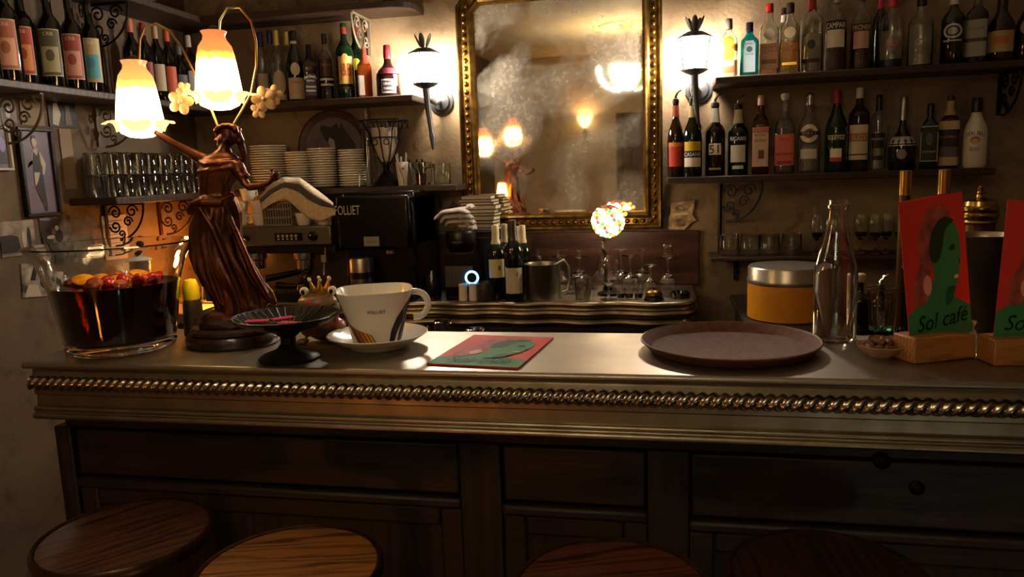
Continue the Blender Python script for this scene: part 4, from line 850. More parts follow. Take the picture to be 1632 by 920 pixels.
MB().lathe([(0, 0), (.036, 0), (.036, .035), (.044, .040), (.044, .065), (0, .065)], 24, c=(gx, .07, zm - .10)).build('group_head', chrome, em)
pf = MB().lathe([(0, -.03), (.022, -.03), (.034, -.012), (.036, .0), (0, .0)], 20, c=(gx, .07, zm - .10)).build('portafilter', chrome, em)
MB().tube([(gx - .01, .05, zm - .112), (gx - .05, -.01, zm - .118), (gx - .115, -.06, zm - .128)], [.010, .013, .015], 10).build('handle', blackplastic, pf)
MB().tube([(X_(516), .03, zm), (X_(517), .01, zm - .04), (X_(515), .0, zm - .12)], .005, 8).build('steam_wand', chrome, em)
MB().cbox((X_(516), .005, zm - .055), (.022, .012, .03)).build('wand_grip', M('grip_grey', '8a8278', .4), em, bevel=.003)
gx2 = X_(395)
MB().lathe([(0, 0), (.036, 0), (.036, .035), (.044, .040), (.044, .065), (0, .065)], 24, c=(gx2, .07, zm - .10)).build('group_head', chrome, em)
MB().tube([(gx2, -.004, zc), (gx2 + .012, -.03, zc + .004), (gx2 + .03, -.03, zc - .006)], .009, 10).build('lever', blackplastic, em)
for s_ in (-1, 1): MB().box(s_ * HW - .006, s_ * HW + .006, .0, .02, zt, zt + .02).build('rail_post', steel, em)
# grinder knock-box / spare portafilters lying in front of the machine
sp = thing('spare_portafilter', 'black and steel portafilter resting on end before the espresso machine', 'portafilter', tuple(atY(470, 470, 2.70).to_2d()) + (ZC1 + .001,))
sp.location.y = 2.795; sp.location.z = ZC1 + .0415
MB().lathe([(0, 0), (.034, 0), (.036, .004), (.036, .03), (.030, .032), (.030, .008), (0, .008)], 20).build('basket', chrome, sp)
MB().sphere((0, 0, .052), .024).tube([(0, 0, .02), (0, 0, .05)], .010, 10).build('tamper', M('tamper_grey', '3c3732', .3, .6), sp)
MB().tube([(-.03, -.005, .018), (-.07, -.01, .02), (-.12, -.015, .024)], [.008, .012, .014], 10).build('handle', blackplastic, sp)

# cups, basket and towel on top of the machine
zt_ = ZC1 + .001 + zt
mug = MB().lathe([(0, 0), (.022, 0), (.026, .004), (.034, .050), (.032, .050), (.024, .006), (0, .006)], 20)
mug.tube([(.032, 0, .042), (.046, 0, .040), (.048, 0, .024), (.030, 0, .014)], .0035, 8)
mugm = mug.mesh('espresso_cup', white)
spots = [(385, 0, .10), (414, 0, .09), (385, 1, .10), (414, 1, .09), (399, 2, .095), (484, 0, .04), (516, 0, .06), (500, 0, .16)]
for i, (px, lv, dy) in enumerate(spots):
    lb = ['white espresso cup at the bottom of the pile beside the bronze figure', 'white espresso cup at the bottom of the pile next to the basket', 'white cup on the second level beside the bronze figure', 'white cup on the second level next to the basket', 'white cup topping the pile beside the bronze arm', 'white cup under the hanging towel beside the basket', 'white cup at the corner of the espresso machine', 'white cup half hidden under the draped towel'][i]
    p = atY(px, 350, 2.80 + dy); put('espresso_cup', mugm, lb, 'cup', (p.x, 2.80 + dy, zt_ + .0005 + lv * .0515), random.uniform(-1, 3), 'white cups on the espresso machine')
bk = thing('plastic_basket', 'grey slotted plastic basket on the espresso machine under the towel', 'basket', (atY(450, 350, 2.86).x, 2.875, zt_ + .0005))
BW, BH = .062, .098; bm_ = M('basket_plastic', '7c7262', .5)
def slats(mb, x0, x1, y, axis):
    n = 11
    for i in range(n + 1):
        u = x0 + (x1 - x0) * i / n
        if axis == 'x': mb.box(u - .0022, u + .0022, y - .002, y + .002, 0, BH)
        else: mb.box(y - .002, y + .002, u - .0022, u + .0022, 0, BH)
    for z in (0, .030, .064, BH - .010):
        if axis == 'x': mb.box(x0, x1, y - .0025, y + .0025, z, z + .008)
        else: mb.box(y - .0025, y + .0025, x0, x1, z, z + .008)
for nm, ar in (('front_wall', (-BW, BW, -.055, 'x')), ('rear_wall', (-BW, BW, .055, 'x')), ('side_wall', (-.055, .055, -BW, 'y')), ('side_wall', (-.055, .055, BW, 'y'))):
    q = MB(); slats(q, *ar); q.build(nm, bm_, bk)
MB().box(-BW, BW, -.055, .055, 0, .004).build('floor_panel', bm_, bk)
# towel draped over the basket, sloping down to the far cups
tw = thing('striped_towel', 'cream tea towel with a blue grey stripe draped over the basket', 'towel', (0, 0, 0))
def towel_pt(u, v):
    X0, X1 = atY(415, 300, 2.86).x, atY(546, 330, 2.86).x
    ridge = [(0, 316), (.15, 296), (.35, 281), (.55, 284), (.75, 300), (1.0, 322)]
    bot = [(0, 334), (.12, 326), (.30, 318), (.50, 334), (.65, 347), (.80, 352), (1.0, 344)]
    f = lambda T: next((a[1] + (b[1] - a[1]) * (u - a[0]) / (b[0] - a[0]) for a, b in zip(T, T[1:]) if u <= b[0] + 1e-9), T[-1][1])
    px = 412 + 118 * u; py = f(ridge) + (f(bot) - f(ridge)) * max(0, (v - .35) / .65)
    Y = 2.93 - .13 * min(1, v / .45) - .012 * v
    p = atY(px + 8 * (v - .35), py, Y); p.z += -.02 * max(0, .35 - v) + .004 * sin(9 * u + 5 * v) ; p.y += .006 * sin(14 * u + 3 * v)
    return p
def cloth(name, fn, v0, v1, nu, nv, mat, parent, off=0):
    vs = [fn(i / nu, v0 + (v1 - v0) * j / nv) + Vector((0, -off, off)) for j in range(nv + 1) for i in range(nu + 1)]
    o = MB().add(vs, [(j * (nu + 1) + i, j * (nu + 1) + i + 1, (j + 1) * (nu + 1) + i + 1, (j + 1) * (nu + 1) + i) for j in range(nv) for i in range(nu)]).build(name, mat, parent, ang=80)
    md = o.modifiers.new('thick', 'SOLIDIFY'); md.thickness = .003; md.offset = 0
    return o
tcl = M('towel_cream', 'd0bea2', .9, col2='bca688', scale=90, bump=.3)
cloth('cloth', towel_pt, 0, 1, 40, 18, tcl, tw)
cloth('woven_stripe', towel_pt, .50, .66, 40, 4, M('towel_stripe', '5c5454', .9, col2='4c4648', scale=90), tw, .0028)

# ------------------------------------------------------------------ black coffee grinder / brewer with lettering
gx0, gx1 = atY(542, 400, 2.80).x, atY(657, 400, 2.80).x
GW = (gx1 - gx0); gz = lambda py: atY(600, py, 2.80).z - ZC1
gr = thing('coffee_brewer', 'tall black coffee brewer with white lettering beside the espresso machine', 'coffee machine', (gx0, 2.80, ZC1 + .001))
gb = M('gloss_black', '060505', .22, coat=.4)
MB().box(0, GW, .05, .34, .03, gz(306)).build('body', gb, gr, bevel=.01)
MB().box(.0, GW, -.015, .33, gz(398), gz(312)).build('head', gb, gr, bevel=.012)
MB().box(0, GW, -.03, .34, 0, .03).build('base', gb, gr, bevel=.006)
flat_text(MB(), 'FOLLIET', 0, 0, .036, .105, -.0165).build('lettering', lbl('c8c0b0'), gr, loc=(.048, -.0, gz(334)))
MB().box(GW * .37, GW * .58, -.020, -.0155, gz(392), gz(377)).build('name_tag', M('tag_grey', '8a8680', .5), gr)
flat_text(MB(), 'SERVICE', 0, 0, .008, .045, 0).build('lettering', lbl('2a2826'), gr, loc=(GW * .475, -.0205, gz(385)))
MB().lathe([(0, 0), (.022, 0), (.022, .012), (.0, .012)], 20, c=(GW * .76, -.035, gz(403))).build('spout', chrome, gr)
MB().box(GW * .70, GW * .82, -.05, -.01, gz(401), gz(397)).build('spout_plate', gb, gr)
MB().lathe([(0, 0), (.045, 0), (.048, .01), (.048, .13), (.044, .14), (0, .14)], 28, c=(GW * .29, .0, .031)).build('steel_flask', steel, gr)
MB().lathe([(.0492, .06), (.0492, .085)], 28, c=(GW * .29, 0, .031)).build('flask_band', blackplastic, gr)
MB().tube([(GW * .96, .03, gz(310)), (GW + .004, .02, gz(340)), (GW - .004, .02, gz(400)), (GW + .02, .04, .0 + .05)], .005, 8).build('cable', blackplastic, gr)
# small plate of wall photo, book stack
p0, p1 = atY(690, 313, YW), atY(738, 352, YW)
ph = thing('wall_photograph', 'faded coloured photograph on the wall beside the stack of old books', 'print', ((p0.x + p1.x) / 2, YW - .002, p1.z))
PW, PH = p1.x - p0.x, p0.z - p1.z
MB().box(-PW / 2, PW / 2, -.003, 0, 0, PH).build('print', M('faded_print', '8c7860', .5, col2='6c5844', scale=20), ph)
MB().flat([(PW * (u - .5), PH * v) for u, v in ((.2, .5), (.32, .5), (.34, .75), (.26, .95), (.18, .75))], -.0034).flat([(PW * (u - .5), PH * v) for u, v in ((.4, .1), (.95, .12), (.9, .6), (.7, .8), (.55, .55))], -.0034).build('printed_figure', M('faded_dark', '3c2e22', .5), ph)

# ------------------------------------------------------------------ blender with blue ring, cloth, books
bxp, BY = 738, 2.86
p = atY(bxp, 455, BY); bl = thing('blender_base', 'black bar blender with grey panel and glowing blue ring', 'blender', (p.x, BY, ZC1 + .001))
z = lambda py: atY(bxp, py, BY).z - ZC1; kk = mpp(p)
MB().prism([(-.062, 0), (.066, 0), (.060, z(420)), (.046, z(400)), (-.046, z(400)), (-.060, z(420))], -.05, .08).build('motor_base', gb, bl, bevel=.008)
MB().box(-.056, .056, -.0545, -.050, z(455), z(422)).build('control_panel', M('panel_grey', '4a4844', .4, .3), bl, bevel=.002)
for i in range(3):
    for j in range(2): MB().lathe([(0, 0), (.0035, 0), (.0035, .001), (0, .001)], 10, mat=Matrix.Translation((-.045 + i * .016, -.0548, z(434) - j * .022)) @ Matrix.Rotation(pi / 2, 4, 'X')).build('touch_button', lbl('2a2826'), bl)
R1 = Matrix.Translation(((759 - bxp) * kk, -.0548, z(440))) @ Matrix.Rotation(pi / 2, 4, 'X')
MB().lathe([(.020, 0), (.0275, 0), (.0275, .003), (.020, .003), (.020, 0)], 32, mat=R1).build('light_ring', M('blue_ring', '60b8ff', .3, emit='4fb4ff', es=5.0), bl)
MB().lathe([(0, .0), (.0195, 0), (.0195, .004), (0, .004)], 28, mat=R1).build('dial', M('dial_dark', '10182a', .3), bl)
MB().lathe([(0, z(402)), (.045, z(402)), (.058, z(390)), (.060, z(372)), (.055, z(368)), (0, z(366))], 24).build('jar_collar', blackplastic, bl)
flat_text(MB(), 'vitamix', 0, 0, .010, .05, 0).build('lettering', lbl('6a6660'), bl, loc=(0, -.0615, z(384)))
zl = ZC1 + .001 + z(366)
# napkin bundle knotted on top of the blender
nb = thing('napkin_bundle', 'white folded napkins piled on the blender', 'napkin', (p.x - .004, BY - .01, zl + .016)); nb.scale = (1.15, 1.1, 1.25)
nm_ = M('napkin_white', 'c4b8ac', .85, col2='ae a096'.replace(' ', ''), scale=60, bump=.2)
for i, (x0, z0, x1, z1, hh, rr) in enumerate(((-.075, .030, .045, .046, .022, .010), (-.06, .020, .05, .030, .018, .011), (-.045, .008, .055, .014, .014, .009), (.005, .045, .050, .060, .012, .010), (.015, .02, .052, -.008, .006, .010))):
    pts = [(x0 + (x1 - x0) * u / 10 + .006 * sin(u * 1.3 + i), -.03 + .012 * i - .01 * sin(u * .6), z0 + (z1 - z0) * u / 10 + hh * sin(pi * u / 10) * (.8 if i != 4 else .2)) for u in range(11)]
    vs = []; fs = []
    for u, (a_, b_, c_) in enumerate(pts):
        for s_ in (-1, 0, 1): vs.append((a_, b_ + s_ * .03, c_ - .010 * abs(s_) + .003 * sin(u + s_)))
    for u in range(10):
        for j in range(2): fs.append((u * 3 + j, u * 3 + j + 1, u * 3 + j + 4, u * 3 + j + 3))
    o = MB().add(vs, fs).build('napkin_fold', nm_, nb, ang=80); md = o.modifiers.new('thick', 'SOLIDIFY'); md.thickness = rr; md.offset = 0
    o.modifiers.new('soft', 'SUBSURF').render_levels = 1
# stack of old books and papers on a small stand behind
BKX = atY(764, 340, 3.08).x; zb0 = atY(764, 366, 3.08).z; st = thing('book_stand', 'dark wooden box under the stack of old books', 'box', (BKX, 3.085, ZC1 + .001))
MB().box(-.085, .085, -.06, .072, 0, zb0 - ZC1 - .003).build('case', dkwood, st, bevel=.003); MB().box(-.07, .07, -.063, -.06, .03, zb0 - ZC1 - .03).build('front_panel', wood('stile_wood', '', ''), st, bevel=.002)
zz = zb0; bc = ['6a5844', '8a7a60', '5a4434', '7c6a50', '4c3c30', '9a8a6c', '6e5c46', '3c2c22', '80705a', '5c4a38']
for i in range(10):
    th_ = (.010, .016, .012, .018, .011, .014, .017, .012, .010, .014)[i]; wd = (.155, .16, .15, .158, .162, .15, .158, .148, .15, .13)[i]
    b = thing('old_book', '%s worn book from the bottom of the stack before the mirror' % ORD[i], 'book', (BKX + random.uniform(-.004, .004), 3.09, zz + .0003), random.uniform(-.08, .08), 'old books stacked before the mirror')
    MB().box(-wd / 2, wd / 2, -.055, .055, 0, .0016).box(-wd / 2, wd / 2, -.055, .055, th_ - .0016, th_).box(-wd / 2, -wd / 2 + .003, -.055, .055, .0016, th_ - .0016).build('cover', M('book_' + bc[i], bc[i], .7, col2='3a2c20', scale=30, lo=.2, hi=.9), b)
    MB().box(-wd / 2 + .003, wd / 2 - .004, -.051, .051, .0017, th_ - .0017).build('pages', paper, b); zz += th_ + .0008
# small dark thermos, salt shakers, steel cups
p = atY(690, 450, 2.83); put('thermos_jug', MB().lathe([(0, 0), (.030, 0), (.032, .01), (.032, .085), (.022, .105), (.020, .115), (0, .116)], 20).tube([(.03, 0, .09), (.045, 0, .08), (.045, 0, .03), (.03, 0, .02)], .005, 8).mesh('thermos_jug', gb), 'small glossy black jug beside the blender', 'jug', (p.x, 2.83, ZC1 + .001), 2.6)
for i, px in enumerate((743, 759)):
    p = atY(px - 4, 485, 2.79); t = thing('salt_shaker', ('small white shaker nearer the coffee cup', 'small white shaker touching the steel beaker')[i], 'shaker', (p.x, 2.79, ZC1 + .001), 0, 'white shakers on the back counter')
    MB().lathe([(0, 0), (.016, 0), (.018, .004), (.0165, .055), (.018, .060), (0, .060)], 16).build('body', white, t); MB().lathe([(0, .060), (.018, .060), (.016, .066), (0, .067)], 16).build('lid', M('shaker_lid', 'c4bcae', .4), t)
p = atY(779, 486, 2.795); put('steel_beaker', MB().lathe([(0, 0), (.034, 0), (.035, .003), (.034, .072), (.032, .072), (.032, .004), (0, .004)], 24).mesh('steel_beaker', M('dull_steel', '807a72', .35, .95)), 'small dull steel beaker beside the white shakers', 'beaker', (p.x - .012, 2.795, ZC1 + .001))
p = atY(858, 487, 2.80); k = mpp(p); sj = thing('milk_jug', 'brushed steel milk jug with wire handle on the back counter', 'jug', (p.x + .012, 2.845, ZC1 + .001), facing(p))
MB().lathe([(0, 0), (.068, 0), (.070, .004), (.068, .128), (.071, .136), (.069, .136), (.066, .127), (.067, .006), (0, .006)], 32).build('body', M('jug_steel', '8a847c', .32, .95), sj)
MB().tube([(.066, 0, .128), (.085, 0, .142), (.10, 0, .12), (.105, 0, .07), (.095, 0, .03), (.069, 0, .02)], .0055, 8).build('handle', steel, sj)
MB().tube([(.045, -.02, .128), (.085, -.03, .150)], .006, 8).build('pouring_lip', steel, sj)
# ------------------------------------------------------------------ statue lamp on the bar
bronze = M('bronze', '7a4a30', .30, .9, col2='4a2c1e', scale=18, rough2=.42)
SB = atZ(372, 548, ZB); KS = mpp(SB); SR = YAW
st = thing('statue_lamp', 'bronze lamp figure of a draped woman holding up glowing tulip shades', 'lamp', (SB.x, SB.y, ZB + .0005), SR)
def sx(px, py, d=0): return Vector(((px - 372) * KS + .080 * (548 - py) * KS, d, (548 - py) * KS * (1.0 - .055 * max(0, (548 - py)) / 500)))   # figure plane; d = depth
basem = wood('lamp_base_wood', '1a0f0a', '38221a', .3, 'X', 5, .1, coat=.5)
def tier(name, r, z0, z1, rnd): MB().lathe([(0, z0), (r * .96, z0), (r, z0 + (z1 - z0) * .2), (r, z0 + (z1 - z0) * .6), (r * rnd, z1), (0, z1)], 40, ky=.8).build(name, basem, st)
tier('base_tier', 72 * KS, 0, 18 * KS, .95); tier('base_tier', 64 * KS, 18 * KS, 30 * KS, .92); tier('base_tier', 50 * KS, 30 * KS, 44 * KS, .88)
MB().lathe([(0, 44 * KS), (40 * KS, 44 * KS), (36 * KS, 50 * KS), (26 * KS, 56 * KS), (0, 60 * KS)], 24, c=(-.008, 0, 0), ky=.8, rf=lambda a, z: 1 + .06 * sin(5 * a)).build('rocky_mound', bronze, st)
fg = MB(); n = 40
#       py, cx, half width, half depth, fold amplitude, depth offset
sec = [(497, 384, 37, 26, .10, 0), (486, 386, 37, 27, .11, 0), (470, 382, 40, 28, .11, 0), (450, 372, 45, 29, .11, 0), (430, 362, 46, 29, .10, 0), (405, 351, 42, 28, .09, 0), (380, 347, 40, 27, .07, 0), (355, 347, 39, 26, .06, 0), (335, 350, 35, 24, .06, 0), (318, 348, 31, 21, .05, 0),
       (304, 347, 26, 18, .03, 0), (290, 348, 27, 19, .03, 0), (275, 351, 31, 21, .03, 0), (262, 354, 33, 21, .02, 0), (252, 354, 31, 18, 0, 0), (244, 354, 26, 14, 0, 0), (238, 357, 15, 10, 0, 0), (231, 361, 9, 8.5, 0, 0), (220, 365, 8.5, 8.5, 0, 0)]
vs = []; fs = []
for py, cx, hw, hd, am, do in sec:
    c = sx(cx, py)
    for j in range(n):
        a = 2 * pi * j / n; f = 1 + am * (sin(9 * a + (497 - py) * .018) + .6 * sin(14 * a - (497 - py) * .03))
        vs.append((c.x + hw * KS * sin(a) * f, -hd * KS * cos(a) * f + do, c.z))
m = len(sec)
for i in range(m - 1):
    for j in range(n): q = (j + 1) % n; fs.append((i * n + j, i * n + q, (i + 1) * n + q, (i + 1) * n + j))
fs += [tuple(range(n)), tuple((m - 1) * n + j for j in range(n))]
fg.add(vs, fs)
S3 = lambda px, py, r, d=0, e=(1, 1, 1): fg.sphere(sx(px, py, d * KS), (r * KS * e[0], r * KS * e[1], r * KS * e[2]), 14, 10)
T3 = lambda pts, rs: fg.tube([sx(a, b, d * KS) for a, b, d in pts], [r * KS for r in rs], 12)
# head looking along the bar: skull, face, nose, chin, brow, hair, bun and flower wreath
S3(366, 212, 14, 0, (1.0, .85, 1.1)); S3(357, 217, 9, 0, (.9, .85, 1.25)); S3(353, 226, 5, 0, (1, .9, .8)); S3(347.5, 217, 3, 0, (1.1, .7, 1)); S3(350, 209, 5, 0, (.7, 1.2, .6)); S3(351, 222, 3, 0, (.8, 1, .6))
S3(366, 219, 3, -11, (.8, .6, 1.3)); S3(379, 212, 9, 0, (1, 1, 1)); S3(384, 219, 7, 0)
for i in range(11): a = pi * (.05 + .9 * i / 10); S3(366 + 15 * cos(a), 206 - 9 * sin(a) - 2, 4.2, -9 + 3 * (i % 2)); S3(366 + 15 * cos(a), 206 - 9 * sin(a) - 2, 4.2, 8 - 2 * (i % 2))
T3([(384, 222, 2), (388, 240, 6), (386, 258, 10)], [6, 5, 3])
# scarf at the neckline and waist sash blown out
T3([(326, 252, -6), (340, 257, -16), (360, 256, -19), (384, 254, -10)], [4, 5, 5, 4]); T3([(322, 268, -8), (345, 266, -20), (378, 262, -18)], [3, 4, 3])
T3([(303, 331, -6), (316, 322, -10), (335, 316, -19), (362, 318, -18), (378, 306, -8)], [2, 8, 9, 7, 4]); T3([(304, 333, -4), (318, 330, -2), (330, 322, 0)], [4, 11, 8])
T3([(330, 325, -22), (352, 360, -25), (372, 410, -27), (392, 460, -27), (404, 490, -22)], [4, 5, 5, 5, 3]); T3([(340, 330, -18), (336, 380, -26), (346, 430, -28), (362, 480, -24)], [4, 4, 5, 3]); T3([(366, 325, -16), (384, 370, -16), (408, 430, -16), (432, 478, -8)], [4, 5, 6, 4])
T3([(400, 440, 0), (428, 470, 0), (440, 488, 0)], [10, 10, 4])
# arm stretched down and forward, sleeve, fist; raised arm
T3([(382, 258, -8), (388, 270, -12), (394, 282, -14)], [10, 11, 8]); S3(393, 277, 10, -13, (1.1, 1, .6))
T3([(392, 276, -14), (398, 290, -16), (404, 295, -17), (424, 294, -18), (438, 286, -18)], [7, 7, 6.5, 5.5, 4])
S3(442, 281, 6, -18, (1, .9, 1.1))
for i in range(4): T3([(440 + i * .6, 285 - i * 3.2, -23), (446, 284 - i * 3.2, -24), (449, 283.5 - i * 3.2, -18), (445, 283 - i * 3.2, -13)], [2.2, 2.3, 2.2, 1.8])
T3([(440, 275, -15), (437, 270, -18), (441, 267, -20)], [2.2, 2.2, 1.8])
T3([(332, 250, 0), (318, 243, 2), (300, 232, 4), (280, 220, 5), (262, 208, 6), (252, 200, 6)], [10, 9, 7, 6, 5, 4])
S3(250, 198, 5, 6)
for i in range(4): T3([(252, 200, 2 + i * 3), (244 - i, 196 - i, 1 + i * 3), (240, 191, 3 + i * 2)], [2, 2, 1.6])
T3([(254, 200, 4), (250, 192, 0), (245, 188, 2)], [2.2, 2, 1.6])
# feet
T3([(366, 492, -6), (358, 500, -12), (348, 504, -18)], [8, 6, 4]); T3([(392, 490, -8), (392, 498, -16), (384, 503, -24)], [8, 6, 4])
me = fg.mesh('figure', bronze)
fo = obj('figure', me, st); md = fo.modifiers.new('fuse', 'REMESH'); md.mode = 'VOXEL'; md.voxel_size = .0026; md.use_smooth_shade = True
sm = fo.modifiers.new('smooth', 'SMOOTH'); sm.factor = .5; sm.iterations = 2
# tulip shades
def shade_mat(name, es):
    m = bpy.data.materials.new(name); m.use_nodes = True; N = m.node_tree.nodes; L = m.node_tree.links; b = N['Principled BSDF']
    tc = N.new('ShaderNodeTexCoord'); sp = N.new('ShaderNodeSeparateXYZ'); L.new(tc.outputs['Object'], sp.inputs[0])
    nz = N.new('ShaderNodeTexNoise'); nz.inputs['Scale'].default_value = 45; nz.inputs['Detail'].default_value = 6; L.new(tc.outputs['Object'], nz.inputs['Vector'])
    ad = N.new('ShaderNodeMath'); ad.operation = 'MULTIPLY_ADD'; L.new(nz.outputs['Fac'], ad.inputs[0]); ad.inputs[1].default_value = .02; L.new(sp.outputs['Z'], ad.inputs[2])
    mr = N.new('ShaderNodeMapRange'); L.new(ad.outputs[0], mr.inputs[0]); mr.inputs[1].default_value = -.06; mr.inputs[2].default_value = .15
    r = N.new('ShaderNodeValToRGB'); L.new(mr.outputs[0], r.inputs[0]); e = r.color_ramp.elements
    e[0].position = .12; e[0].color = lin('503810'); e[1].position = .34; e[1].color = lin('ffe0a8')
    for ps, cc in ((.60, 'ffdc9c'), (.70, '9a5014'), (.78, '50240c'), (1.0, '3a1a0a')): q = e.new(ps); q.color = lin(cc)
    L.new(r.outputs[0], b.inputs['Base Color']); L.new(r.outputs[0], b.inputs['Emission Color']); b.inputs['Emission Strength'].default_value = es; b.inputs['Roughness'].default_value = .35
    return m
def tulip(cx, cy, dd, mat):
    o = sx(cx, cy, dd)                                       # cy: where the petals start
    P = [(0, -24), (16, -22), (28, -16), (34, -4), (34, 4), (33, 12), (30, 36), (27, 58), (24, 70), (17, 80), (16, 86), (19, 92), (17.5, 92)]
    s_ = MB().lathe([(r * KS, z * KS) for r, z in P], 32).build('glass_shade', mat, st, loc=o)
    for k in range(5):
        a0 = 2 * pi * k / 5 + .3; vs = []; fs = []
        for i in range(7):
            u = i / 6; wv = .55 * math.sin(pi * min(1, .15 + u * .85)) + .02
            for j in range(5):
                a = a0 + wv * (j - 2) / 2; r_ = 33 + 15 * u * u + 3 * u * abs(j - 2); z = -14 + 34 * u - 22 * u * u * u
                vs.append((r_ * KS * sin(a), -r_ * KS * cos(a), z * KS))
        for i in range(6):
            for j in range(4): fs.append((i * 5 + j, i * 5 + j + 1, i * 5 + j + 6, i * 5 + j + 5))
        pm = MB().add(vs, fs).build('petal', M('petal_glass', 'f0c878', .35, emit='ffcf80', es=E_TULIP * .05), s_); md = pm.modifiers.new('thick', 'SOLIDIFY'); md.thickness = .002
    MB().lathe([(0, 90), (10, 90), (8, 97), (4, 100), (0, 101)], 14, mat=Matrix.Diagonal((KS, KS, KS, 1))).build('cap', brass, s_)
tulip(353, 144, .0, shade_mat('tulip_glass', E_TULIP * .62)); tulip(226, 184, .02, shade_mat('tulip_glass_bright', E_TULIP))
rod = M('pale_brass', 'a08858', .3, 1.0)
MB().tube([sx(350, 196, .004), sx(340, 172, .01), sx(318, 135, .045), sx(300, 95, .045), sx(285, 60, .04), sx(270, 34, .03), sx(252, 22, .025), sx(236, 28, .02), sx(228, 48, .02), sx(226, 86, .02)], .0028, 8).build('brass_arm', rod, st)
MB().tube([sx(374, 192, .004), sx(381, 172, .02), sx(390, 140, .05), sx(398, 95, .05), sx(399, 55, .045), sx(394, 22, .03), sx(380, 2, .015), sx(364, 4, .005), sx(354, 24, .0), sx(353, 46, 0)], .0028, 8).build('brass_arm', rod, st)
MB().tube([sx(250, 200, .008), sx(236, 206, .015), sx(227, 206, .02)], .004, 8).build('brass_stub', rod, st)
flm = M('flower_enamel', 'c8a070', .5, emit=None); 
def flower(px, py, d, sc, tilt):
    f = MB(); o = sx(px, py, d)
    for k in range(5):
        a = 2 * pi * k / 5 + tilt; f.sphere((0, 0, 0), (9 * KS * sc, 3 * KS * sc, 12 * KS * sc), 8, 6, Matrix.Translation(o + Vector((11 * KS * sc * sin(a), -.004, 11 * KS * sc * cos(a)))) @ Matrix.Rotation(a, 4, 'Y'))
    f.sphere(o + Vector((0, -.008, 0)), 4 * KS * sc); return f.build('flower', flm, st)
flower(290, 152, .02, .9, .3); flower(295, 133, .02, .55, .8); flower(418, 153, .02, .9, 1.0); flower(431, 146, .025, .7, .2); flower(410, 170, .02, .6, .1)
MB().tube([sx(310, 140, .04), sx(300, 145, .03), sx(292, 150, .02)], .0015, 6).build('flower_stalk', rod, st)
MB().tube([sx(392, 140, .05), sx(405, 143, .03), sx(416, 150, .02)], .0015, 6).build('flower_stalk', rod, st)

# amber night lamp standing behind the figure (shows in the mirror)
q = atD(352, 470, 1.86); al = thing('amber_lamp', 'small amber glass lamp hidden behind the bronze figure, glowing in the mirror', 'lamp', (q.x, q.y + .01, ZB + .001))
MB().lathe([(0, 0), (.035, 0), (.035, .01), (.008, .02), (.008, .24), (0, .24)], 16).build('base', brass, al)
MB().lathe([(.022, .32), (.036, .24), (.034, .235), (.0, .235)], 16).build('shade', M('amber_shade', 'ffb860', .4, emit='ffae50', es=E_AMBER), al)

# ------------------------------------------------------------------ glass punch bowl
p = atZ(196, 553, ZB); KB = mpp(p)
bw = thing('punch_bowl', 'big flared glass bowl of dark red sangria with floating fruit', 'bowl', (p.x, p.y, ZB + .0005))
gz_ = [(0, 0), (77, 0), (80, 3), (81, 8), (78, 11), (82, 18), (88, 60), (95, 105), (106, 140), (119, 161), (122, 164), (118, 166)]
inn = [(114, 162), (102, 139), (92, 105), (85, 60), (79, 20), (74, 16), (0, 15)]
MB().lathe([(r * KB, z * KB) for r, z in gz_ + inn], 64).build('glass_wall', clear, bw)
LZ = 104
sgm = M('sangria', '1c0204', .05, trans=.25, ior=1.34, col2='2c0406', scale=8)
MB().lathe([(0, 17 * KB), (73 * KB, 17.5 * KB), (78.3 * KB, 22 * KB), (84.3 * KB, 60 * KB), (91 * KB, 100 * KB), (91.2 * KB, LZ * KB), (0, LZ * KB)], 64).build('sangria', sgm, bw)
fc = [('orange slice', 'yellow orange slice floating', 'e8a818', 'd88a10'), ('strawberry chunk', 'red', 'a81c1c', '7a1014'), ('peach wedge', 'pink', 'c06048', 'a84438'), ('apple cube', 'wine stained', '8c2830', '6a1820')]
kinds = [0, 3, 1, 2, 0, 1, 3, 1, 2, 3, 1, 0, 3, 1, 2, 3, 1, 3, 2, 1, 0, 3, 1, 2, 1, 3, 1, 2]
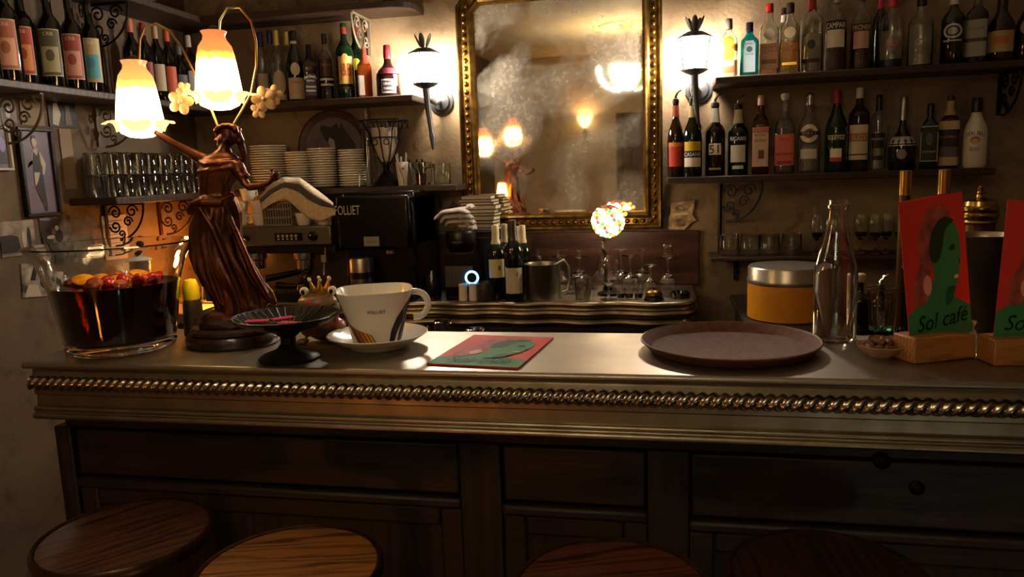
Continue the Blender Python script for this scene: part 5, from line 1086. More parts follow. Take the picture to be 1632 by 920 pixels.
for i, kd in enumerate(kinds):
    rr = .88 * math.sqrt((i + .5) / len(kinds)) * 80 * KB; a = i * 2.399963
    if kd == 0: rr = min(rr, 45 * KB); 
    L_ = Vector((p.x + rr * cos(a), p.y + rr * sin(a) * .95, ZB + LZ * KB + .004 + .004 * (i % 3)))
    if kd == 0:
        me = MB().lathe([(0, -.003), (.022, -.003), (.024, -.001), (.024, .002), (.021, .004), (0, .003)], 18).mesh('orange_slice', M('orange_flesh', 'e8b020', .3, col2='d88410', scale=60))
        nm = ['pale orange slice near the middle of the sangria', 'orange slice beside the strawberry pieces in the sangria', 'small orange slice toward the rim of the bowl', 'orange slice tipped up in the sangria'][(0, 4, 11, 20).index(i)]
        o = put('orange_slice', me, nm, 'fruit', L_ + Vector((0, 0, .004)), 0, 'fruit floating in the sangria'); o.rotation_euler = (random.uniform(-.5, .5), random.uniform(-.4, .4), a)
    else:
        cc = [None, ('c8202080'[:6], '8a1018'), ('c86a50', 'a83c30'), ('8c2430', '5a141c')][kd]
        nm2 = [None, 'strawberry_chunk', 'peach_wedge', 'apple_chunk'][kd]
        bm2 = MB().sphere((0, 0, 0), (.019, .014, .011), 10, 7) if kd == 1 else MB().lathe([(0, -.009), (.015, -.008), (.018, 0), (.012, .008), (0, .009)], 6 if kd == 3 else 9)
        o = put(nm2, cached(nm2, lambda: bm2.mesh(nm2, M('fruit_' + nm2, cc[0], .2, col2=cc[1], scale=50, coat=.4))), [None, 'red strawberry chunk bobbing in the sangria', 'pinkish peach wedge bobbing in the sangria', 'wine stained apple chunk bobbing in the sangria'][kd], 'fruit', L_, 0, 'fruit floating in the sangria')
        o.rotation_euler = (random.uniform(-.6, .6), random.uniform(-.6, .6), a)

# spray bottle and blue cloth tucked between bowl and statue
q = atZ(300, 540, ZB); k = mpp(q); q = q + Vector((.0, .03, 0)); sb = thing('spray_canister', 'grey canister with a lime green cap behind the punch bowl', 'canister', (q.x, q.y, ZB + .001))
MB().lathe([(0, 0), (.024, 0), (.026, .004), (.023, .085), (.020, .095), (0, .095)], 20).build('canister', M('canister_grey', '3c3834', .4, .5), sb)
MB().lathe([(0, .095), (.020, .095), (.021, .125), (.014, .145), (0, .148)], 16).build('cap', M('lime_plastic', 'b8c020', .4), sb)
q2 = q + Vector((.045, .055, 0)); cb = thing('blue_cap', 'dark blue knitted cap hanging over a black stand beside the figure', 'cap', (q2.x, q2.y, ZB + .001))
MB().lathe([(0, 0), (.03, 0), (.03, .008), (.007, .012), (.007, .12), (0, .12)], 16).build('stand', blackiron, cb)
MB().lathe([(.034, .085), (.036, .105), (.034, .130), (.022, .152), (0, .160)], 20, rf=lambda a, z: 1 + .05 * sin(7 * a)).build('crown', M('navy_cloth', '1c2434', .9, col2='10141e', scale=60), cb)
MB().tube([(-.02, -.028, .155), (-.026, -.034, .12), (-.03, -.034, .08)], .0015, 6).build('string', M('white_string', 'c8c0b0', .7), cb)

# ------------------------------------------------------------------ dark footed dish (compote)
p = atZ(462, 572, ZB); K = mpp(p); ct = thing('footed_dish', 'black fluted metal dish on a tall foot beside the statue', 'dish', (p.x, p.y, ZB + .0005))
blk = M('black_metal', '1c1917', .38, .6, col2='2c2824', scale=20)
fl = lambda a, z: 1 + (.012 * sin(24 * a) if z > 48 * K else 0)
R_ = 84
MB().lathe([(r * K, z * K) for r, z in ((0, 0), (46, 0), (48, 3), (42, 8), (20, 16), (12, 26), (12, 36), (22, 44), (40, 50), (66, 58), (82, 68), (84, 71), (82, 72), (64, 62), (38, 55), (0, 53))], 72, rf=fl).build('dish_body', blk, ct)
rb = MB()
for i in range(36): a = 2 * pi * i / 36; rb.tube([(30 * K * sin(a), -30 * K * cos(a), 55 * K), (56 * K * sin(a), -56 * K * cos(a), 60.5 * K), (79 * K * sin(a), -79 * K * cos(a), 71.5 * K)], .0012, 5)
rb.build('fluting', M('fluting_metal', '3a352f', .35, .6), ct)
for i, (dx, dy, r_) in enumerate(((-.055, -.028, .3), (.022, -.030, -.2), (-.02, .02, .9))):
    o = thing('sugar_packet', ('pink packet lying at the statue side of the black dish', 'pink packet near the middle of the black dish', 'pink packet at the back of the black dish')[i], 'packet', (p.x + dx, p.y + dy, ZB + (60.5, 58, 58)[i] * K + .002), r_, 'pink packets in the black dish')
    MB().box(-.024, .024, -.012, .012, 0, .003).build('wrapper', M('pink_wrapper', 'c8305a', .4), o, bevel=.001); flat_text(MB(), 'SUCRE', 0, 0, .009, .036).build('lettering', lbl('301018'), o).rotation_euler = (-pi / 2, 0, 0)
    o.children[1].location = (0, 0, .0034)

# ------------------------------------------------------------------ frog prince figurine
p = atZ(516, 543, ZB); K = mpp(p); fr_ = thing('frog_figurine', 'painted pink and green frog figurine with gold crown and bulging eyes', 'figurine', (p.x, p.y, ZB + .0005), YAW)
f = MB(); B = lambda x, z, d, r, e=(1, 1, 1): f.sphere((x * K, d * K, z * K), (r * K * e[0], r * K * e[1], r * K * e[2]), 16, 10)
B(2, 24, 0, 28, (1.05, .9, .85)); B(0, 52, 0, 25, (1.2, .9, .85)); B(-4, 64, -4, 25, (1.25, .95, .55)); B(-22, 79, -4, 7.5); B(20, 81, -4, 7.5); B(24, 22, -4, 16, (.9, 1.1, .9)); B(-22, 20, -4, 13)
for s_, x in ((-1, -28), (1, 26)): B(x, 4, -18, 8, (1.3, 1.4, .5))
for i in range(3): B(-36 + i * 6, 3, -28, 4, (.8, 1.4, .7))
B(-26, 40, -14, 6, (.7, .7, 2)); B(26, 42, -14, 6, (.7, .7, 2))
frm = M('frog_paint', 'a85844', .35, col2='6a6a44', scale=28, lo=.42, hi=.56, coat=.3)
fb = obj('body', f.mesh('body', frm), fr_); md = fb.modifiers.new('fuse', 'REMESH'); md.mode = 'VOXEL'; md.voxel_size = .0024; md.use_smooth_shade = True; sm = fb.modifiers.new('smooth', 'SMOOTH'); sm.iterations = 4
for x in (-23, 21):
    e_ = MB().sphere((x * K, -8 * K, 81 * K), 7.2 * K, 16, 10).build('eye', M('eye_white', 'e0d4b8', .2), fr_)
    MB().sphere(((x - .5) * K, -14 * K, 80.5 * K), (3.2 * K, 1.6 * K, 4 * K), 12, 8).build('pupil', M('pupil_black', '0c0a08', .2), e_)
MB().tube([(-30 * K, -17 * K, 58 * K), (-14 * K, -25 * K, 53 * K), (4 * K, -27 * K, 54 * K), (18 * K, -23 * K, 57 * K), (26 * K, -15 * K, 61 * K)], .0018, 6).build('mouth', M('mouth_line', '2c1410', .5), fr_)
cr = MB().lathe([(11 * K, 72 * K), (13 * K, 84 * K), (12 * K, 84 * K), (10 * K, 72 * K)], 20)
gold2 = M('gold_paint', 'b88a28', .3, .6)
for i in range(6): a = 2 * pi * i / 6 + .3; cr.tube([(12 * K * sin(a), -12 * K * cos(a), 82 * K), (17 * K * sin(a), -17 * K * cos(a), 98 * K)], [4 * K, .8 * K], 8)
c_ = cr.build('crown', gold2, fr_)
for i in range(6): a = 2 * pi * i / 6 + .3; MB().sphere((17.5 * K * sin(a), -17.5 * K * cos(a), 99 * K), 2.8 * K, 10, 8).build('pearl', M('pearl', 'd8c8a0', .25), c_)

# ------------------------------------------------------------------ coffee cup on saucer
p = atZ(603, 552, ZB); K = mpp(p)
sa = put('saucer', MB().lathe([(r * K, z * K) for r, z in ((0, 0), (44, 0), (46, 4), (62, 10), (78, 20), (80, 21.5), (78, 22.5), (60, 13.5), (44, 8), (0, 7))], 56).mesh('saucer', white), 'white china saucer under the large coffee cup', 'saucer', (p.x, p.y, ZB + .0005))
cpz = ZB + .0005 + 8.2 * K
cup = thing('coffee_cup', 'oversized white coffee cup with brown and orange swirls and black lettering', 'cup', (p.x - .001, p.y, cpz), facing(p))
CP = [(.56, 0), (.62, .02), (.66, .10), (.72, .30), (.80, .55), (.90, .78), (.985, .95), (1.0, 1.0)]
CH, CR = 84 * K, 61 * K
o_ = [(0, 0)] + [(r * CR, z * CH) for r, z in CP]; i_ = [(CR * .985, CH + .001), (CR * .95, CH * .97)] + [(r * CR - .0045, z * CH) for r, z in CP[::-1][2:7]] + [(0, .008)]
sqc = lambda a, z: kfun(a, .20)
MB().lathe(o_ + i_, 56, rf=sqc).build('bowl', white, cup)
MB().tube([(CR * (.96 + .40 * sin(pi * t / 20) ** .8), 0, CH * (.66 + .25 * cos(pi * t / 20))) for t in range(21)], .0075, 12).build('handle', white, cup)
sf = Surf(CP, CR, CH, .20)
_k = lambda a, zf, off=.0008: ((interp(CP, zf) * CR * kfun(a, .20) + off) * sin(a), -(interp(CP, zf) * CR * kfun(a, .20) + off) * cos(a), zf * CH)
vs, fs, wd = text2d('FOLLIET'); s_ = .52 / wd
MB().add([_k(.02 + x * s_, .66 + y * .085, .0012) for x, y in vs], fs).build('lettering', lbl('1c1614'), cup)
def band(pts0, pts1, col, n=18):
    vs = []; fs = []
    def ev(P, t): 
        m = len(P) - 1; i = min(int(t * m), m - 1); u = t * m - i; return (P[i][0] + (P[i + 1][0] - P[i][0]) * u, P[i][1] + (P[i + 1][1] - P[i][1]) * u)
    for i in range(n + 1):
        A_, B_ = ev(pts0, i / n), ev(pts1, i / n)
        for j in range(4): vs.append(_k(A_[0] + (B_[0] - A_[0]) * j / 3, A_[1] + (B_[1] - A_[1]) * j / 3))
    for i in range(n):
        for j in range(3): fs.append((i * 4 + j, i * 4 + j + 1, i * 4 + j + 5, i * 4 + j + 4))
    return MB().add(vs, fs).build('painted_swirl', lbl(col), cup)
for o2, c2, wd2 in ((0, '1c0f0a', .18), (.30, '2a1810', .13), (.50, '4a3420', .11)):
    c0 = [(1.10 + o2, .92), (.84 + o2, .74), (.62 + o2, .52), (.48 + o2, .28), (.44 + o2, .06)]; band(c0, [(a + wd2 * (1.4 - abs(z - .5)), z - .04) for a, z in c0], c2)
for i in range(5):
    u = i / 5; c0 = [(-1.35 + .05 * i, .80 - .09 * i), (-1.12 + .10 * i, .52 - .05 * i), (-.88 + .13 * i, .32 - .02 * i), (-.72 + .135 * i, .06)]
    band(c0, [(a + (.03 + .085 * min(1, j / 2)), z - .012) for j, (a, z) in enumerate(c0)], ['7a4a18', 'a86418', 'c87c1c', 'd8981c', 'e0ac20'][i])
    band([(a + (.03 + .085 * min(1, j / 2)), z - .012) for j, (a, z) in enumerate(c0)], [(a + (.035 + .118 * min(1, j / 2)), z - .014) for j, (a, z) in enumerate(c0)], '2a1810')
q = atZ(556, 540, ZB); put('teaspoon', MB().sphere((0, 0, .004), (.019, .012, .0035), 14, 8).tube([(.017, 0, .005), (.05, .004, .008), (.075, .006, .010)], [.003, .002, .003], 8).mesh('teaspoon', chrome), 'shiny teaspoon resting on the saucer behind the cup', 'spoon', (p.x - .055, p.y + .035, ZB + 12.5 * K), 1.2)

# ------------------------------------------------------------------ menu cards: printed cover drawn as flat shapes (u across, v up)
mred, mgrn, mdkg, mhair, mscarf, mskin = M('menu_red', 'c8382e', .6, spec=.15), M('menu_green', '3c7a48', .6, spec=.15), M('menu_dark_green', '24543a', .6, spec=.15), M('menu_hair', '2c3a26', .6, spec=.15), M('menu_scarf', 'b05a4a', .6, col2='7a3a34', scale=40, spec=.15), M('menu_flower', 'd89880', .6, spec=.15)
def bez(pts, k=4):                                            # rounds a polygon (Chaikin)
    for _ in range(2):
        q = []
        for i in range(len(pts)): a, b = pts[i], pts[(i + 1) % len(pts)]; q += [(a[0] * .75 + b[0] * .25, a[1] * .75 + b[1] * .25), (a[0] * .25 + b[0] * .75, a[1] * .25 + b[1] * .75)]
        pts = q
    return pts
ART = [(mgrn, [(0, 0), (1, 0), (1, .20), (.86, .24), (.70, .30), (.66, .40), (.40, .42), (.30, .32), (.16, .26), (0, .20)]),
       (mscarf, bez([(.20, .42), (.26, .60), (.24, .72), (.34, .88), (.55, .95), (.80, .90), (.78, .80), (.60, .82), (.46, .72), (.44, .55), (.40, .44)])),
       (mscarf, bez([(.10, .30), (.16, .50), (.30, .52), (.40, .42), (.34, .28), (.2, .24)])), (mskin, bez([(.26, .40), (.34, .48), (.42, .42), (.38, .32), (.30, .32)])),
       (mgrn, bez([(.46, .38), (.44, .55), (.46, .70), (.58, .82), (.76, .84), (.88, .76), (.90, .60), (.88, .52), (.84, .40), (.74, .33), (.66, .30), (.64, .24), (.5, .2)])),
       (mhair, bez([(.42, .54), (.40, .68), (.50, .80), (.66, .86), (.84, .82), (.78, .80), (.66, .76), (.62, .64), (.54, .54)])), (mdkg, bez([(.58, .22), (.62, .36), (.80, .36), (.74, .30), (.70, .24)])),
       (mhair, bez([(.70, .62), (.76, .66), (.83, .63), (.77, .60)])), (mdkg, bez([(.84, .56), (.89, .52), (.85, .50)])), (mskin, bez([(.74, .42), (.80, .44), (.84, .42), (.79, .40)]))]
def cover(parent, W, H, y0, mat=None):
    for k, (m_, poly) in enumerate(ART):
        o = MB().flat([(u * W, v * H) for u, v in poly], -.0003 * (k + 1) - y0).build('printed_shape', m_, parent)
        if mat: o.matrix_local = mat
    o = flat_text(MB(), 'Sol café', W * .5, H * .14, H * .11, W * .82, -.0036 - y0, .35, .05).build('lettering', M('menu_ink', '0a1e1c', .6, spec=.1), parent)
    if mat: o.matrix_local = mat
cr_ = [atZ(x, y, ZB + .002) for x, y in ((686, 582), (829, 587), (880, 540), (750, 534))]
ex = ((cr_[1] - cr_[0]) + (cr_[2] - cr_[3])) / 2; ey = ((cr_[3] - cr_[0]) + (cr_[2] - cr_[1])) / 2
MW, MH = ex.length, ey.length; ang = math.atan2(ex.y, ex.x); cen = sum(cr_, Vector()) / 4
fm = thing('menu_card', 'square menu card with a green profile on red lying on the zinc bar', 'menu', (cen.x, cen.y, ZB + .0008), ang)
MB().box(-MW / 2, MW / 2, -MH / 2, MH / 2, 0, .0016).build('card', mred, fm)
MB().box(-MW / 2, MW / 2, -MH / 2, MH / 2, .0018, .0032).build('card_leaf', mred, fm)
cover(fm, MW, MH, 0, Matrix.Translation((-MW / 2, -MH / 2, .0032)) @ Matrix.Rotation(-pi / 2, 4, 'X'))
# standing menus in wooden blocks
blk_w = wood('block_wood', '7a4a28', 'a8703c', .5, 'X', 6, .1)
def stand_menu(pxb, pyb, rz, label, W, H, lean=0):
    q = atZ(pxb, pyb, ZB); t = thing('menu_stand', label, 'menu stand', (q.x, q.y, ZB + .0005), rz, 'menu cards standing in wooden blocks')
    MB().prism([(-.010, 0), (W - .012, 0), (W - .016, .046), (W * .5, .052), (-.010, .050)], -.030, .030).build('wooden_block', blk_w, t, bevel=.003)
    M_ = Matrix.Translation((0, -.004, .040)) @ Matrix.Rotation(rad(-3), 4, 'X') @ Matrix.Translation((W / 2, 0, 0)) @ Matrix.Rotation(lean, 4, 'Y') @ Matrix.Translation((-W / 2, 0, 0))
    a = MB().box(0, W, -.0008, .0008, 0, H).build('front_leaf', mred, t); a.matrix_local = M_
    b = MB().box(0, W, -.0008, .0008, 0, H).build('rear_leaf', mred, t); b.matrix_local = M_ @ Matrix.Rotation(rad(14), 4, 'Z')
    cover(t, W, H, .0008, M_)
stand_menu(1446, 575, rad(24), 'red and green folded menu card in a wooden block beside the nut dish', .142, .275, rad(-6))
stand_menu(1578, 578, rad(8), 'red and green menu card in a wooden block cut by the picture edge', .142, .262, rad(4))

# ------------------------------------------------------------------ round tray
p = atZ(1162, 557, ZB); K = mpp(p)
ty = thing('serving_tray', 'round brown non slip serving tray on the zinc bar', 'tray', (p.x, p.y, ZB + .0005))
R_ = 139 * K
trm = M('brown_rubber', '6a4836', .75, col2='5a3c2c', scale=60, bump=.1, spec=.15)
MB().lathe([(0, 0), (R_ * .86, 0), (R_ * .90, .003), (R_ * .985, .019), (R_, .021), (R_ * .995, .0235), (R_ * .97, .022), (R_ * .885, .007), (R_ * .86, .0045), (0, .0045)], 72).build('tray_body', trm, ty)
MB().lathe([(R_ * .972, .0222), (R_ * .985, .0242), (R_ * .999, .0232)], 72).build('rim_edge', M('tray_rim', '6a5040', .4), ty)

# ------------------------------------------------------------------ water bottle, tumbler, nuts
p = atZ(1329, 541, ZB); K = mpp(p); hb = (atD(1329, 318, (p - CAM).dot(FV)).z - ZB)
bottle('water_bottle', 'tall clear glass water bottle standing on the bar', (p.x, p.y, ZB + .0005), hb, 32.5 * K, [(.94, 0), (1, .015), (1, .45), (.98, .52), (.86, .60), (.62, .72), (.46, .82), (.40, .90), (.38, .93), (.46, .945), (.46, .965), (.40, .97), (.40, 1)], clear, [], None, None, 0, 1, hollow=True, n=40, cat='bottle')
p = atZ(1403, 526, ZB); K = mpp(p)
tb = thing('water_tumbler', 'faceted clear tumbler with a green tinted base behind the nut dish', 'glass', (p.x, p.y, ZB + .0005))
MB().lathe([(0, 0), (17 * K, 0), (18 * K, 2 * K), (22.5 * K, 66 * K), (21.6 * K, 67 * K), (20.8 * K, 66 * K), (16.6 * K, 9 * K), (0, 9 * K)], 12).build('glass_wall', clear, tb, ang=15)
MB().lathe([(0, 1.5 * K), (15 * K, 1.5 * K), (16 * K, 4 * K), (15.5 * K, 8 * K), (0, 8 * K)], 20).build('green_base', glass('green_tint', '6ac0a0'), tb)
p = atZ(1404, 568, ZB); K = mpp(p)
nd = put('nut_dish', MB().lathe([(r * K, z * K) for r, z in ((0, 0), (16, 0), (18, 2), (30, 10), (36, 17), (37, 19), (35, 19.5), (28, 13), (15, 6), (0, 5))], 32, rf=lambda a, z: 1 + .04 * sin(8 * a) * (z / (19 * K))).mesh('nut_dish', M('shell_dish', '8c6a4c', .4, col2='b09070', scale=20)), 'shallow scalloped dish of peanuts before the menu stand', 'dish', (p.x, p.y, ZB + .0005))
nutm = MB().lathe([(0, -.014), (.005, -.012), (.007, -.006), (.0055, 0), (.007, .006), (.005, .012), (0, .014)], 10).mesh('peanut', M('peanut_shell', '8a6038', .7, col2='5c3a20', scale=80, bump=.4))
for i in range(22):
    a = i * 2.4; rr = 25 * K * math.sqrt((i % 13 + .5) / 13); lay = i // 13
    o = put('peanut', nutm, 'brown peanut in its shell in the scalloped dish', 'nut', (p.x + rr * cos(a) * (1 - .35 * lay), p.y + rr * sin(a) * (1 - .35 * lay), ZB + 14 * K + .013 * lay + rr * .12), 0, 'peanuts in the scalloped dish'); o.rotation_euler = (pi / 2 + random.uniform(-.4, .4), random.uniform(-.3, .3), random.uniform(0, 6))
q = atZ(1434, 531, ZB); put('bottle_cap', MB().lathe([(0, 0), (.011, 0), (.012, .004), (.009, .012), (0, .014)], 16).mesh('bottle_cap', gdark), 'tiny glossy black stopper beside the tumbler', 'stopper', (q.x, q.y, ZB + .0005))
# crumpled clear wrapper beside the second menu
q = atZ(1552, 560, ZB); cw = MB().lathe([(0, 0), (.020, .002), (.026, .012), (.022, .03), (.014, .045), (.018, .058), (0, .06)], 14, rf=lambda a, z: 1 + .22 * sin(5 * a + 60 * z) * sin(3 * a)); put('crumpled_wrapper', cw.mesh('crumpled_wrapper', M('cellophane', 'd8d0b8', .08, trans=.8), ang=5), 'crumpled clear wrapper between the two menu stands', 'wrapper', (q.x - .01, q.y + .02, ZB + .0005))
# ------------------------------------------------------------------ bead ball lamp on the back counter
p = atY(969, 353, 2.93); K = mpp(p); R_ = 25 * K
bl2 = thing('bead_lamp', 'glowing ball lamp of multicoloured glass beads on a twisted stem', 'lamp', (p.x, 2.93, ZC1 + .001))
zb_ = p.z - ZC1
MB().lathe([(0, 0), (.045, 0), (.045, .008), (.014, .018), (.012, .03), (0, .03)], 20).build('foot', blackiron, bl2)
MB().tube([(.006 * sin(i * .9) - .018, .006 * cos(i * .9), .02 + (zb_ - R_ - .01) * i / 24) for i in range(25)], .007, 8).build('twisted_stem', M('striped_stem', '5a4a34', .4, .5, col2='201814', scale=60, stretch=(1, 1, 2)), bl2)
MB().sphere((0, 0, zb_), R_ * .86, 20, 12).build('inner_globe', M('inner_globe', 'fff0d0', .4, emit='ffe6b8', es=E_BEAD * .6), bl2)
bcol = [('f4ecd0', 1.0), ('f4ecd0', 1.0), ('f0d890', .9), ('e8b830', .5), ('b03820', .25), ('3a8a40', .25), ('fff4e0', 1.1), ('d07828', .4)]
bm0 = {}
for i in range(150):
    t = math.acos(1 - 2 * (i + .5) / 150); a = i * 2.399963; c, s_ = bcol[(i * 7 + i // 5) % 8]
    if t < .62: c, s_ = (('5a2a20', .05), ('6a4a28', .06), ('7a3020', .05))[i % 3]
    key = (c, s_)
    if key not in bm0: bm0[key] = MB().sphere((0, 0, 0), R_ * .145, 8, 6).mesh('glass_bead', M('bead_%s_%d' % (c, int(s_ * 100)), c, .15, emit=c, es=E_BEAD * s_))
    obj('glass_bead', bm0[key], bl2, (R_ * .93 * sin(t) * cos(a), R_ * .93 * sin(t) * sin(a), zb_ + R_ * .93 * cos(t)))
for i in range(9):
    c = ('d8a020', 'c8c040', 'b06020')[i % 3]; a = i * 2.1
    obj('bead_flower', cached('bf' + c, lambda: MB().sphere((0, 0, 0), R_ * .13, 8, 6).mesh('bead_flower', M('beadf_' + c, c, .2, emit=c, es=E_BEAD * .12))), bl2, (R_ * (.95 + .22 * cos(a) * .8), -.02, zb_ + R_ * (.45 + .30 * sin(a))))

# ------------------------------------------------------------------ glasses drying on the back counter
wg = wineglass_mesh(.150, .036, .034, .50, False, crystal); wg2 = wineglass_mesh(.165, .040, .036, .48, False, crystal)
for i, px in enumerate((862, 893, 924, 1004)):
    p = atY(px, 440, 2.96); put('wine_glass', wg, 'upturned wine glass, %s in the front row behind the steel jug' % ORD[i], 'glass', (p.x, 2.962 + .008 * (i % 2), ZC1 + .001), group='upturned wine glasses on the back counter')
for i, px in enumerate((858, 891, 924, 957, 990, 1023)):
    p = atY(px, 440, 3.065); put('wine_glass', wg2, 'upturned wine glass, %s in the back row along the red board' % ORD[i], 'glass', (p.x, 3.065, ZC1 + .001), group='upturned wine glasses on the back counter')
p = atY(929, 484, 2.80); put('tumbler', tumbler_mesh(.028, .036, .088), 'plain tumbler standing upright by the wavy counter edge', 'glass', (p.x, 2.805, ZC1 + .001))
p = atY(970, 482, 2.81); put('brandy_glass', wineglass_mesh(.170, .042, .034, .66, True, crystal, .72), 'upright brandy glass below the bead lamp', 'glass', (p.x, 2.82, ZC1 + .001))
for i, (px, Y, h, r) in enumerate(((1036, 2.90, .120, .030), (1064, 2.91, .150, .034))):
    p = atY(px, 470, Y); put('round_glass', wineglass_mesh(h, r, .026, .55, False, crystal, .9), ('squat upturned glass near the counter end', 'upturned round glass at the rounded counter end')[i], 'glass', (p.x, Y, ZC1 + .001))
p = atY(1064, 470, 2.91); put('shot_glass', tumbler_mesh(.018, .022, .045, False), 'small glass balanced on the foot of the upturned round glass', 'glass', (p.x, 2.91, ZC1 + .1525))
for i, (px, c) in enumerate(((1003, '5a2018'), (1018, '4a2c1c'), (990, '3a2418'))):
    p = atY(px, 470, 2.85); t = thing('votive_glass', ('small votive glass with red wax among the upturned glasses', 'votive glass with brown wax beside the brass bell', 'votive glass with dark wax behind the brandy glass')[i], 'candle', (p.x, 2.83, ZC1 + .001), 0, 'votive glasses')
    MB().lathe([(0, 0), (.014, 0), (.018, .040), (.0168, .040), (.013, .004), (0, .004)], 16).build('glass', clear, t); MB().lathe([(0, .0045), (.0127, .0045), (.0150, .022), (0, .022)], 16).build('wax', M('wax_' + c, c, .5), t)
p = atY(1042, 482, 2.80); be = thing('service_bell', 'small brass and black counter bell near the counter end', 'bell', (p.x, 2.805, ZC1 + .001))
MB().lathe([(0, 0), (.036, 0), (.036, .006), (.030, .014), (0, .014)], 24).build('base', blackplastic, be)
MB().lathe([(.032, .020), (.030, .028), (.022, .036), (.008, .040), (0, .041)], 24).build('dome', brass, be); MB().lathe([(0, .014), (.004, .014), (.004, .047), (.006, .050), (0, .053)], 10).build('plunger', brass, be)
p = atY(1080, 470, 2.88); put('ash_tray', MB().lathe([(0, 0), (.034, 0), (.036, .022), (.032, .022), (.028, .006), (0, .006)], 20).mesh('ash_tray', gdark), 'low dark glass dish at the rounded counter end', 'dish', (p.x + .01, 2.86, ZC1 + .001))
# ceramic fragment on the wall
p0, p1 = atY(1064, 320, YW), atY(1110, 366, YW); W_2, H_2 = p1.x - p0.x, p0.z - p1.z
cf = thing('ceramic_fragment', 'broken decorated tile fragment fixed to the wall beside the mirror', 'tile', (p0.x, YW - .002, p1.z))
MB().prism([(W_2 * u, H_2 * v) for u, v in ((.0, .05), (.55, .0), (.85, .25), (1.0, .32), (.86, .5), (.95, 1.0), (.3, .96), (.12, .9), (.1, .55), (.02, .4))], -.012, 0).build('fragment', M('tile_glaze', '8a6a4c', .35, col2='c0a080', scale=40, lo=.4, hi=.6), cf, bevel=.001)
MB().flat([(W_2 * u, H_2 * v) for u, v in ((.18, .48), (.72, .52), (.70, .60), (.20, .58))], -.0126).build('pale_band', M('tile_pale', 'c8b494', .4), cf)
MB().flat(bez([(W_2 * u, H_2 * v) for u, v in ((.2, .64), (.75, .66), (.8, .9), (.3, .86))]), -.0126).flat(bez([(W_2 * u, H_2 * v) for u, v in ((.2, .12), (.6, .08), (.7, .4), (.25, .42))]), -.0126).build('painted_leaves', M('tile_dark', '5a4630', .4, col2='a08a68', scale=60), cf)

# ------------------------------------------------------------------ thin low shelf: tumblers and stem glasses
tmg = tumbler_mesh(.036, .040, .085, False)
for i, px in enumerate((1162, 1195, 1226, 1261)):
    p = atY(px, 400, YW - .13); put('tumbler', tmg, '%s upturned tumbler from the mirror on the thin low shelf' % ORD[i], 'glass', (p.x, YW - .135, ZG + .0005), group='upturned tumblers on the thin shelf')
for i, px in enumerate((1302, 1322, 1372, 1392, 1412, 1432)):
    p = atY(px, 400, YW - .13); t = thing('cordial_glass', '%s stemmed cordial glass past the tumblers on the thin low shelf' % ORD[i], 'glass', (p.x, YW - .12 - .03 * (i % 2), ZG + .0005), 0, 'cordial glasses on the thin shelf')
    obj('glass', cached('cordial', lambda: wineglass_mesh(.150, .028, .026, .62, True)), t); MB().lathe([(0, .066), (.012, .068), (.020, .078), (.021, .084), (0, .084)], 16).build('dregs', M('red_dregs', '5a140c', .1, trans=.4), t)

# ------------------------------------------------------------------ yellow tin
ZR = .957
q = atZ(1263, 516, ZR); K = mpp(q); q.y += .0; R_ = 61 * K; H_ = 56 * K
yt = thing('yellow_tin', 'round orange yellow tin with a silver lid behind the bar', 'tin', (q.x, q.y + R_ * .9, ZR + .0005))
K2 = mpp(yt.location); R_ = 61 * K2; H_ = 62 * K2
MB().lathe([(0, 0), (R_ * .97, 0), (R_, .004), (R_, H_), (0, H_)], 48).build('tin_body', M('yellow_enamel', 'd08a18', .4, col2='c07c14', scale=8), yt)
MB().lathe([(R_ * 1.01, H_ - .012), (R_ * 1.02, H_ - .008), (R_ * 1.02, H_ + .004), (R_ * 1.0, H_ + .008), (R_ * 1.0, H_ + .040), (R_ * .97, H_ + .046), (0, H_ + .048)], 48).build('lid', M('tin_lid', 'b4aca0', .3, .9), yt)
# dark bottles with pourers on the work counter
for i, (px, py, c, hh) in enumerate(((1372, 432, 'c8b898', .20), (1404, 445, None, .19), (1438, 440, None, .18))):
    q = atY(px, py, 2.46); bottle('dark_bottle', ('short black bottle with a pale cork ball behind the tumbler', 'short black bottle with a chrome pourer behind the tumbler', 'black bottle half hidden by the standing menu')[i], (q.x, 2.46, ZR + .0005), q.z - ZR - .03, .031, 'std', gdark, [], ((M('cork_ball', 'b8a488', .6), .02, 'cork') if i == 0 else (chrome, .02, 'pour')), None, 0, 1, group='dark bottles behind the bar')
# brass tap columns
for i, (px, yt_) in enumerate(((1444, 272), (1506, 270))):
    q = atY(px, yt_, 2.34); t = thing('beer_tap', ('brass capped beer tap column above the standing menu fold', 'brass capped beer tap column next to the brass urn')[i], 'beer tap', (q.x, 2.34, ZR + .0005), 0, 'brass beer taps'); h_ = q.z - ZR
    MB().lathe([(0, 0), (.035, 0), (.035, .012), (.015, .02), (.0145, h_ - .07), (0, h_ - .07)], 20).build('column', M('tap_brass_dark', '5a4424', .35, .9), t)
    MB().lathe([(0, h_ - .07), (.0165, h_ - .07), (.0165, h_ - .002), (.014, h_), (0, h_)], 20).build('brass_cap', M('bright_brass', 'c09a50', .22, 1.0), t)
    MB().tube([(0, -.014, h_ * .45), (0, -.05, h_ * .45), (0, -.055, h_ * .36)], .007, 10).build('spout', chrome, t)
